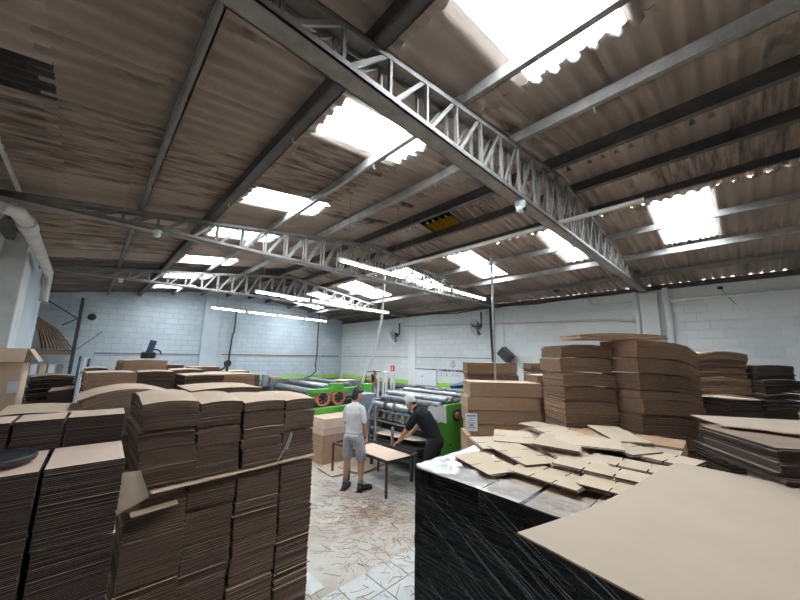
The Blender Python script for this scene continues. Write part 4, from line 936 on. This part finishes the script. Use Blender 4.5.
# ================================================================== TABLE
t = thing('steel_table', 'low brown steel frame table between the two men', 'table', (4.25, 5.1, 0))
LX, HX, LY, HY, TZ = 3.88, 4.60, 4.32, 5.95, .58
for x in (LX, HX):
    for y in (LY, HY): MB().box((x, y, TZ / 2), (.035, .035, TZ)).build('leg', 'rust_steel', t)
for x in (LX, HX): MB().box((x, (LY + HY) / 2, TZ - .02), (.035, HY - LY, .035)).build('side_rail', 'rust_steel', t)
for y in (LY, 5.38, HY): MB().box(((LX + HX) / 2, y, TZ - .02), (HX - LX, .035, .035)).build('cross_rail', 'rust_steel', t)
for y, z in ((5.50, 1.27), (4.97, .92)): MB().box((4.60, y, (TZ + z) / 2), (.045, .045, z - TZ)).build('guide_post', 'steel_mid', t)
MB().box((LX, 5.38, TZ / 2), (.03, .03, TZ)).build('leg', 'rust_steel', t); MB().box((HX, 5.38, TZ / 2), (.03, .03, TZ)).build('leg', 'rust_steel', t)
curved_sheet('cardboard_sheet', 'pinkish sheet lying on the low steel table', lambda u, v: Vector((3.86 + .55 * u, 4.27 + 1.08 * v, .594 - .015 * u)), 4, 4, .008, ('kraft_pink', 'flute'))
curved_sheet('cardboard_sheet', 'pinkish sheet below the first one on the steel table', lambda u, v: Vector((3.90 + .55 * u, 4.30 + 1.04 * v, .583 - .012 * u)), 4, 4, .006, ('kraft_pink', 'flute_dark'))
curved_sheet('cardboard_sheet', 'pale sheet being fed into the machine by the bending man', lambda u, v: Vector((4.66 + .34 * u, 4.44 + 1.2 * v, .70 + .05 * (1 - v) * (1 - u))), 4, 4, .007, ('kraft_pink', 'flute'))
# ================================================================== FLOOR SCRAPS
r = R(99); g = MB(); g2 = MB()
def strip(mb, x, y):
    a = r.uniform(0, math.pi); ln = r.uniform(.05, .22); b = a + r.gauss(0, .5); z = .010 + r.uniform(0, .012)
    p0 = Vector((x, y, z)); p1 = p0 + Vector((math.cos(a), math.sin(a), 0)) * ln / 2 + Vector((0, 0, r.uniform(0, .01))); p2 = p1 + Vector((math.cos(b), math.sin(b), 0)) * ln / 2
    wd = r.uniform(.002, .006)
    mb.bar(p0, p1, wd, .003); mb.bar(p1, p2, wd, .003)
for k in range(300):
    u = r.random(); x = 2.6 + 1.9 * u + r.gauss(0, .25); y = 3.2 + 1.2 * r.random() + r.gauss(0, .35)
    strip(g if r.random() < .75 else g2, x, y)
for k in range(260): strip(g if r.random() < .7 else g2, r.gauss(3.35, .25), r.gauss(4.05, .22))
for k in range(420): strip(g if r.random() < .55 else g2, r.uniform(2.3, 4.8), r.uniform(2.7, 6.2))
for k in range(60): strip(g if r.random() < .5 else g2, r.uniform(1.8, 3.4), r.uniform(2.3, 3.2))
tag(g.build('cardboard_scraps', 'scrap'), 'thin orange brown cardboard trimmings strewn over the floor', 'scraps', kind='stuff')
tag(g2.build('dark_scraps', 'scrap_dark'), 'thin dark cardboard trimmings strewn over the floor', 'scraps', kind='stuff')
# ================================================================== PEOPLE
def loft(mb, pts, side=(1, 0, 0), n=14):
    """pts: (x,y,z,a,b): elliptical rings, a along the side axis, b across it, rounded ends"""
    P_ = [(Vector(p[:3]), p[3], p[4] if len(p) > 4 else p[3]) for p in pts]
    out = []
    def tang(i): return (P_[min(i + 1, len(P_) - 1)][0] - P_[max(i - 1, 0)][0]).normalized()
    t0, t1 = tang(0), tang(len(P_) - 1)
    for f, o in ((.35, -.9), (.75, -.6)): out.append((P_[0][0] + t0 * o * min(P_[0][1], P_[0][2]), P_[0][1] * f, P_[0][2] * f, t0))
    for i, (c, a, b) in enumerate(P_): out.append((c, a, b, tang(i)))
    for f, o in ((.75, .6), (.35, .9)): out.append((P_[-1][0] + t1 * o * min(P_[-1][1], P_[-1][2]), P_[-1][1] * f, P_[-1][2] * f, t1))
    vs, fs = [], []; S = Vector(side)
    for c, a, b, tg in out:
        s = (S - tg * S.dot(tg))
        s = s.normalized() if s.length > .05 else basis(tg)[1]
        u = tg.cross(s)
        for k in range(n): an = 2 * math.pi * k / n; vs.append(c + s * (a * math.cos(an)) + u * (b * math.sin(an)))
    for i in range(len(out) - 1):
        for k in range(n): j = (k + 1) % n; fs.append((i * n + k, i * n + j, i * n + n + j, i * n + n + k))
    fs += [tuple(range(n - 1, -1, -1)), tuple(range((len(out) - 1) * n, len(out) * n))]
    mb.add(vs, fs)
def fuse(name, chains, voxel, m, parent, smooth_it=4):
    """fuse overlapping lofts into one continuous surface"""
    mb = MB()
    for ch in chains:
        if isinstance(ch, tuple): loft(mb, ch[0], ch[1])
        else: loft(mb, ch)
    o = mb.build('tmp', m, None)
    md = o.modifiers.new('r', 'REMESH'); md.mode = 'VOXEL'; md.voxel_size = voxel; md.use_smooth_shade = True
    sm = o.modifiers.new('s', 'SMOOTH'); sm.iterations = smooth_it; sm.factor = .5
    dg = bpy.context.evaluated_depsgraph_get(); me = bpy.data.meshes.new_from_object(o.evaluated_get(dg))
    bpy.data.objects.remove(o)
    me.materials.clear(); me.materials.append(MATS[m]); me.name = name
    p = bpy.data.objects.new(name, me); COL.objects.link(p); p.parent = parent; return p
def mirror(ch): return [(-p[0],) + tuple(p[1:]) for p in ch]
def hand_chain(w_, d, up, sgn, L_=.18, curl=.5):
    """palm and five fingers from wrist w_, direction d, back-of-hand direction up; thumb on side sgn"""
    w_, d, up = Vector(w_), Vector(d).normalized(), Vector(up); sd = d.cross(up).normalized(); up = sd.cross(d).normalized(); out = []
    pl = w_ + d * .085
    out.append(([(*w_, .024, .020), (*(w_ + d * .045), .036, .016), (*pl, .040, .014)], tuple(sd)))
    for k, (o_, ln) in enumerate(((-.030, .065), (-.010, .078), (.010, .074), (.029, .058))):
        b = pl + sd * o_; m1 = b + d * ln * .5 - up * curl * .02; e = m1 + (d * .8 - up * curl).normalized() * ln * .5
        out.append([(*b, .0092), (*m1, .0088), (*e, .0075)])
    b = w_ + d * .03 + sd * (.03 * sgn); m1 = b + (d * .6 + sd * sgn * .7).normalized() * .035; e = m1 + (d + sd * sgn * .15 - up * .3).normalized() * .03
    out.append([(*b, .013), (*m1, .0105), (*e, .009)])
    return out
def head_chains(c, f, u):
    """skull, jaw, nose, ears, brow around centre c, facing f, crown u"""
    c, f, u = Vector(c), Vector(f).normalized(), Vector(u).normalized(); s = f.cross(u).normalized(); u = s.cross(f)
    q = lambda x, y, z: tuple(c + s * x + f * y + u * z)
    out = [([(*q(0, -.005, -.075), .055, .070), (*q(0, -.004, -.02), .070, .090), (*q(0, -.008, .04), .074, .095), (*q(0, -.01, .085), .052, .07)], tuple(s)),
           ([(*q(0, .045, -.105), .034, .030), (*q(0, .048, -.06), .050, .042), (*q(0, .055, .0), .056, .035)], tuple(s)),
           [(*q(0, .088, .012), .010), (*q(0, .104, -.022), .013), (*q(0, .098, -.03), .016)],
           ([(*q(-.04, .080, .028), .012, .012), (*q(.04, .080, .028), .012, .012)], tuple(u)),
           ([(*q(-.022, .083, -.062), .010, .008), (*q(.022, .083, -.062), .010, .008)], tuple(u))]
    for sg in (-1, 1): out.append(([(*q(sg * .072, -.012, -.03), .012, .016), (*q(sg * .080, -.018, .012), .010, .022)], tuple(s)))
    return out, q, s, f, u
def eyes(q, parent):
    for sg in (-1, 1):
        MB().lathe([(0, -.010), (.011, -.004), (.011, .004), (0, .010)], q(sg * .031, .083, .006), n=10).build('eye', 'hair', parent, local=True, smooth=True)
# ---- man in white T-shirt
P1 = thing('person', 'person in white T-shirt and grey shorts standing at the steel table', 'person', (3.66, 4.97, 0), math.atan2(.42, .9) - math.pi / 2)
hf = Vector((.42, .86, -.30)); hc, q, hs, hff, hu = head_chains((.02, .035, 1.60), hf, (0.05, .25, 1))
legL = [(-.082, -.01, .90, .070, .085), (-.112, .0, .70, .070, .078), (-.12, .02, .50, .056, .062), (-.125, .0, .34, .056, .062), (-.13, -.01, .18, .040, .045), (-.13, -.01, .08, .036, .042)]
legR = [(.082, .0, .90, .070, .085), (.118, .03, .70, .070, .078), (.13, .06, .50, .056, .062), (.14, .04, .34, .056, .062), (.15, .03, .18, .040, .045), (.15, .03, .08, .036, .042)]
torso = ([(0, 0, .88, .130, .10), (0, .0, 1.0, .122, .092), (0, .0, 1.15, .138, .10), (0, .0, 1.30, .148, .102), (0, .0, 1.39, .12, .08), (0, .005, 1.46, .07, .065)], (1, 0, 0))
neck = [(0, .0, 1.42, .058), (.0, .01, 1.49, .052), (.01, .02, 1.55, .05)]
armR = [(.13, .0, 1.365, .046), (.18, -.01, 1.27, .043), (.202, -.01, 1.12, .038), (.21, .03, 1.0, .034), (.205, .09, .87, .025)]
armL = [(-.13, .0, 1.365, .046), (-.18, .0, 1.27, .043), (-.20, .03, 1.12, .038), (-.18, .12, 1.02, .034), (-.13, .22, .94, .025)]
footL = ([(-.13, -.03, .045, .028, .025), (-.135, .07, .042, .028, .018), (-.14, .12, .04, .026, .014)], (1, 0, 0)); footR = ([(.15, .0, .045, .028, .025), (.165, .10, .042, .028, .018), (.175, .15, .04, .026, .014)], (1, 0, 0))
fuse('body', [legL, legR, torso, neck, armR, armL, footL, footR] + hc + hand_chain((.205, .09, .87), (-.05, .25, -1), (1, 0, 0), 1) + hand_chain((-.13, .22, .94), (.3, .9, -.5), (0, .3, 1), 1), .0075, 'skin', P1)
g = lambda ch, d: [(p[0], p[1], p[2], p[3] + d, (p[4] if len(p) > 4 else p[3]) + d) for p in ch]
fuse('shirt', [([(0, .0, .91, .172, .137), (0, .0, 1.0, .156, .122), (0, -.005, 1.15, .158, .120), (0, -.005, 1.29, .168, .122), (0, -.005, 1.385, .145, .095), (0, .0, 1.435, .085, .075)], (1, 0, 0)),
    [(.08, .0, 1.39, .066), (.135, .0, 1.37, .064), (.178, -.01, 1.29, .062), (.202, -.012, 1.17, .058)], [(-.08, .0, 1.39, .066), (-.135, .0, 1.37, .064), (-.178, .0, 1.29, .062), (-.20, .018, 1.17, .058)]], .012, 'cloth_white', P1, 3)
fuse('shorts', [([(0, 0, .96, .166, .130), (0, 0, .86, .172, .135)], (1, 0, 0)), g([(-.095, -.005, .88, .085, .10), (-.115, .005, .68, .088, .092), (-.122, .015, .545, .080, .085)], .012), g([(.095, .0, .88, .085, .10), (.12, .03, .68, .088, .092), (.132, .052, .545, .080, .085)], .012)], .012, 'cloth_grey', P1, 3)
for nm, ft_, dy in (('shoe', (-.13, -.01), 0), ('shoe', (.15, .03), 0)):
    x, y = ft_; sx = .1 if x > 0 else -.03
    o = fuse(nm, [([(x, y - .045, .055, .046, .05), (x + sx * .3, y + .05, .052, .05, .042), (x + sx, y + .17, .042, .05, .034)], (1, 0, 0)), [(x, y - .01, .07, .052), (x, y - .01, .115, .05)]], .009, 'rubber', P1, 2)
    MB().prism([(x - .048, y - .09), (x + .048, y - .09), (x + sx + .052, y + .15), (x + sx + .03, y + .215), (x + sx - .03, y + .215), (x + sx - .052, y + .15)], .0, .022).build('sole', 'rubber', o, local=True)
    MB().lathe([(.046, .10), (.05, .11), (.047, .19), (.042, .19), (.042, .1)], (x, y, 0), n=14, caps=False).build('sock', 'sock', P1, local=True, smooth=True)
fuse('hair', [([(*q(0, -.045, -.05), .066, .062), (*q(0, -.03, .02), .078, .082), (*q(0, -.012, .075), .076, .095), (*q(0, .0, .10), .060, .08)], tuple(hs)), ([(*q(-.045, .06, .085), .025, .03), (*q(.045, .06, .085), .025, .03)], tuple(hu))], .008, 'hair', P1, 3)
eyes(q, P1)
# ---- man in black T-shirt bending over the machine
P2 = thing('person', 'person in black T-shirt and white cap bending over the feed table', 'person', (4.585, 3.92, 0), math.atan2(.93, -.36) - math.pi / 2)
hc, q, hs, hff, hu = head_chains((.0, .42, 1.475), (-.05, .80, -.62), (0, .55, .85))
legL = [(-.10, -.05, .86, .09, .10), (-.12, .02, .66, .08, .088), (-.13, .06, .47, .058, .064), (-.135, .03, .32, .058, .064), (-.14, -.01, .16, .042, .046), (-.14, -.02, .08, .038, .044)]
legR = [(.10, -.05, .86, .09, .10), (.12, .0, .66, .08, .088), (.13, .02, .47, .058, .064), (.14, -.02, .32, .058, .064), (.15, -.07, .16, .042, .046), (.15, -.08, .08, .038, .044)]
torso = ([(0, -.06, .86, .155, .125), (0, .0, .98, .150, .12), (0, .09, 1.12, .145, .11), (0, .19, 1.25, .148, .105), (0, .26, 1.325, .11, .08), (0, .32, 1.375, .07, .065)], (1, 0, 0))
neck = [(0, .29, 1.35, .06), (0, .35, 1.40, .055), (0, .39, 1.44, .053)]
armL = [(-.15, .24, 1.285, .05), (-.21, .315, 1.18, .046), (-.225, .39, 1.05, .042), (-.19, .49, .93, .038), (-.14, .58, .82, .028)]
armR = [(.15, .24, 1.285, .05), (.212, .30, 1.17, .046), (.23, .37, 1.04, .042), (.20, .47, .93, .038), (.17, .56, .84, .028)]
footL = ([(-.14, -.04, .045, .028, .025), (-.14, .06, .042, .028, .018), (-.14, .1, .04, .026, .014)], (1, 0, 0)); footR = ([(.15, -.10, .045, .028, .025), (.15, .0, .042, .028, .018), (.15, .04, .04, .026, .014)], (1, 0, 0))
fuse('body', [legL, legR, torso, neck, armR, armL, footL, footR] + hc + hand_chain((-.14, .58, .82), (.1, .9, -.6), (0, .5, .8), 1) + hand_chain((.17, .56, .84), (-.1, .9, -.5), (0, .5, .8), -1), .0075, 'skin', P2)
fuse('shirt', [([(0, -.045, .89, .172, .140), (0, .0, .98, .168, .136), (0, .08, 1.12, .182, .155), (0, .17, 1.25, .192, .152), (0, .25, 1.33, .165, .115), (0, .295, 1.365, .09, .08)], (1, 0, 0)),
    [(.10, .22, 1.31, .085), (.16, .235, 1.30, .084), (.208, .29, 1.20, .08), (.232, .335, 1.10, .072)], [(-.10, .22, 1.31, .085), (-.16, .235, 1.30, .084), (-.208, .29, 1.20, .08), (-.23, .35, 1.10, .072)]], .012, 'cloth_black', P2, 3)
fuse('trousers', [([(0, -.045, .92, .166, .136), (0, -.07, .84, .174, .140)], (1, 0, 0)), g([(p[0], p[1], p[2], p[3], p[4]) for p in legL], .02), g([(p[0], p[1], p[2], p[3], p[4]) for p in legR], .02)], .012, 'cloth_charcoal', P2, 3)
for (x, y) in ((-.14, -.02), (.15, -.08)):
    o = fuse('shoe', [([(x, y - .045, .05, .046, .046), (x, y + .05, .05, .05, .042), (x, y + .17, .04, .05, .034)], (1, 0, 0))], .009, 'rubber', P2, 2)
    MB().prism([(x - .048, y - .09), (x + .048, y - .09), (x + .052, y + .15), (x + .03, y + .215), (x - .03, y + .215), (x - .052, y + .15)], .0, .022).build('sole', 'rubber', o, local=True)
cp = fuse('cap', [([(*q(0, -.02, .02), .084, .104), (*q(0, -.012, .07), .082, .10), (*q(0, -.005, .105), .058, .075)], tuple(hs))], .008, 'cloth_white', P2, 3)
fuse('visor', [([(*q(-.045, .095, .035), .008, .035), (*q(0, .125, .03), .008, .045), (*q(.045, .095, .035), .008, .035)], tuple(hu))], .006, 'cloth_white', cp, 2)
fuse('hair', [([(*q(0, -.045, -.045), .060, .046), (*q(0, -.03, .0), .073, .066)], tuple(hs))], .008, 'hair', P2, 2)
eyes(q, P2)
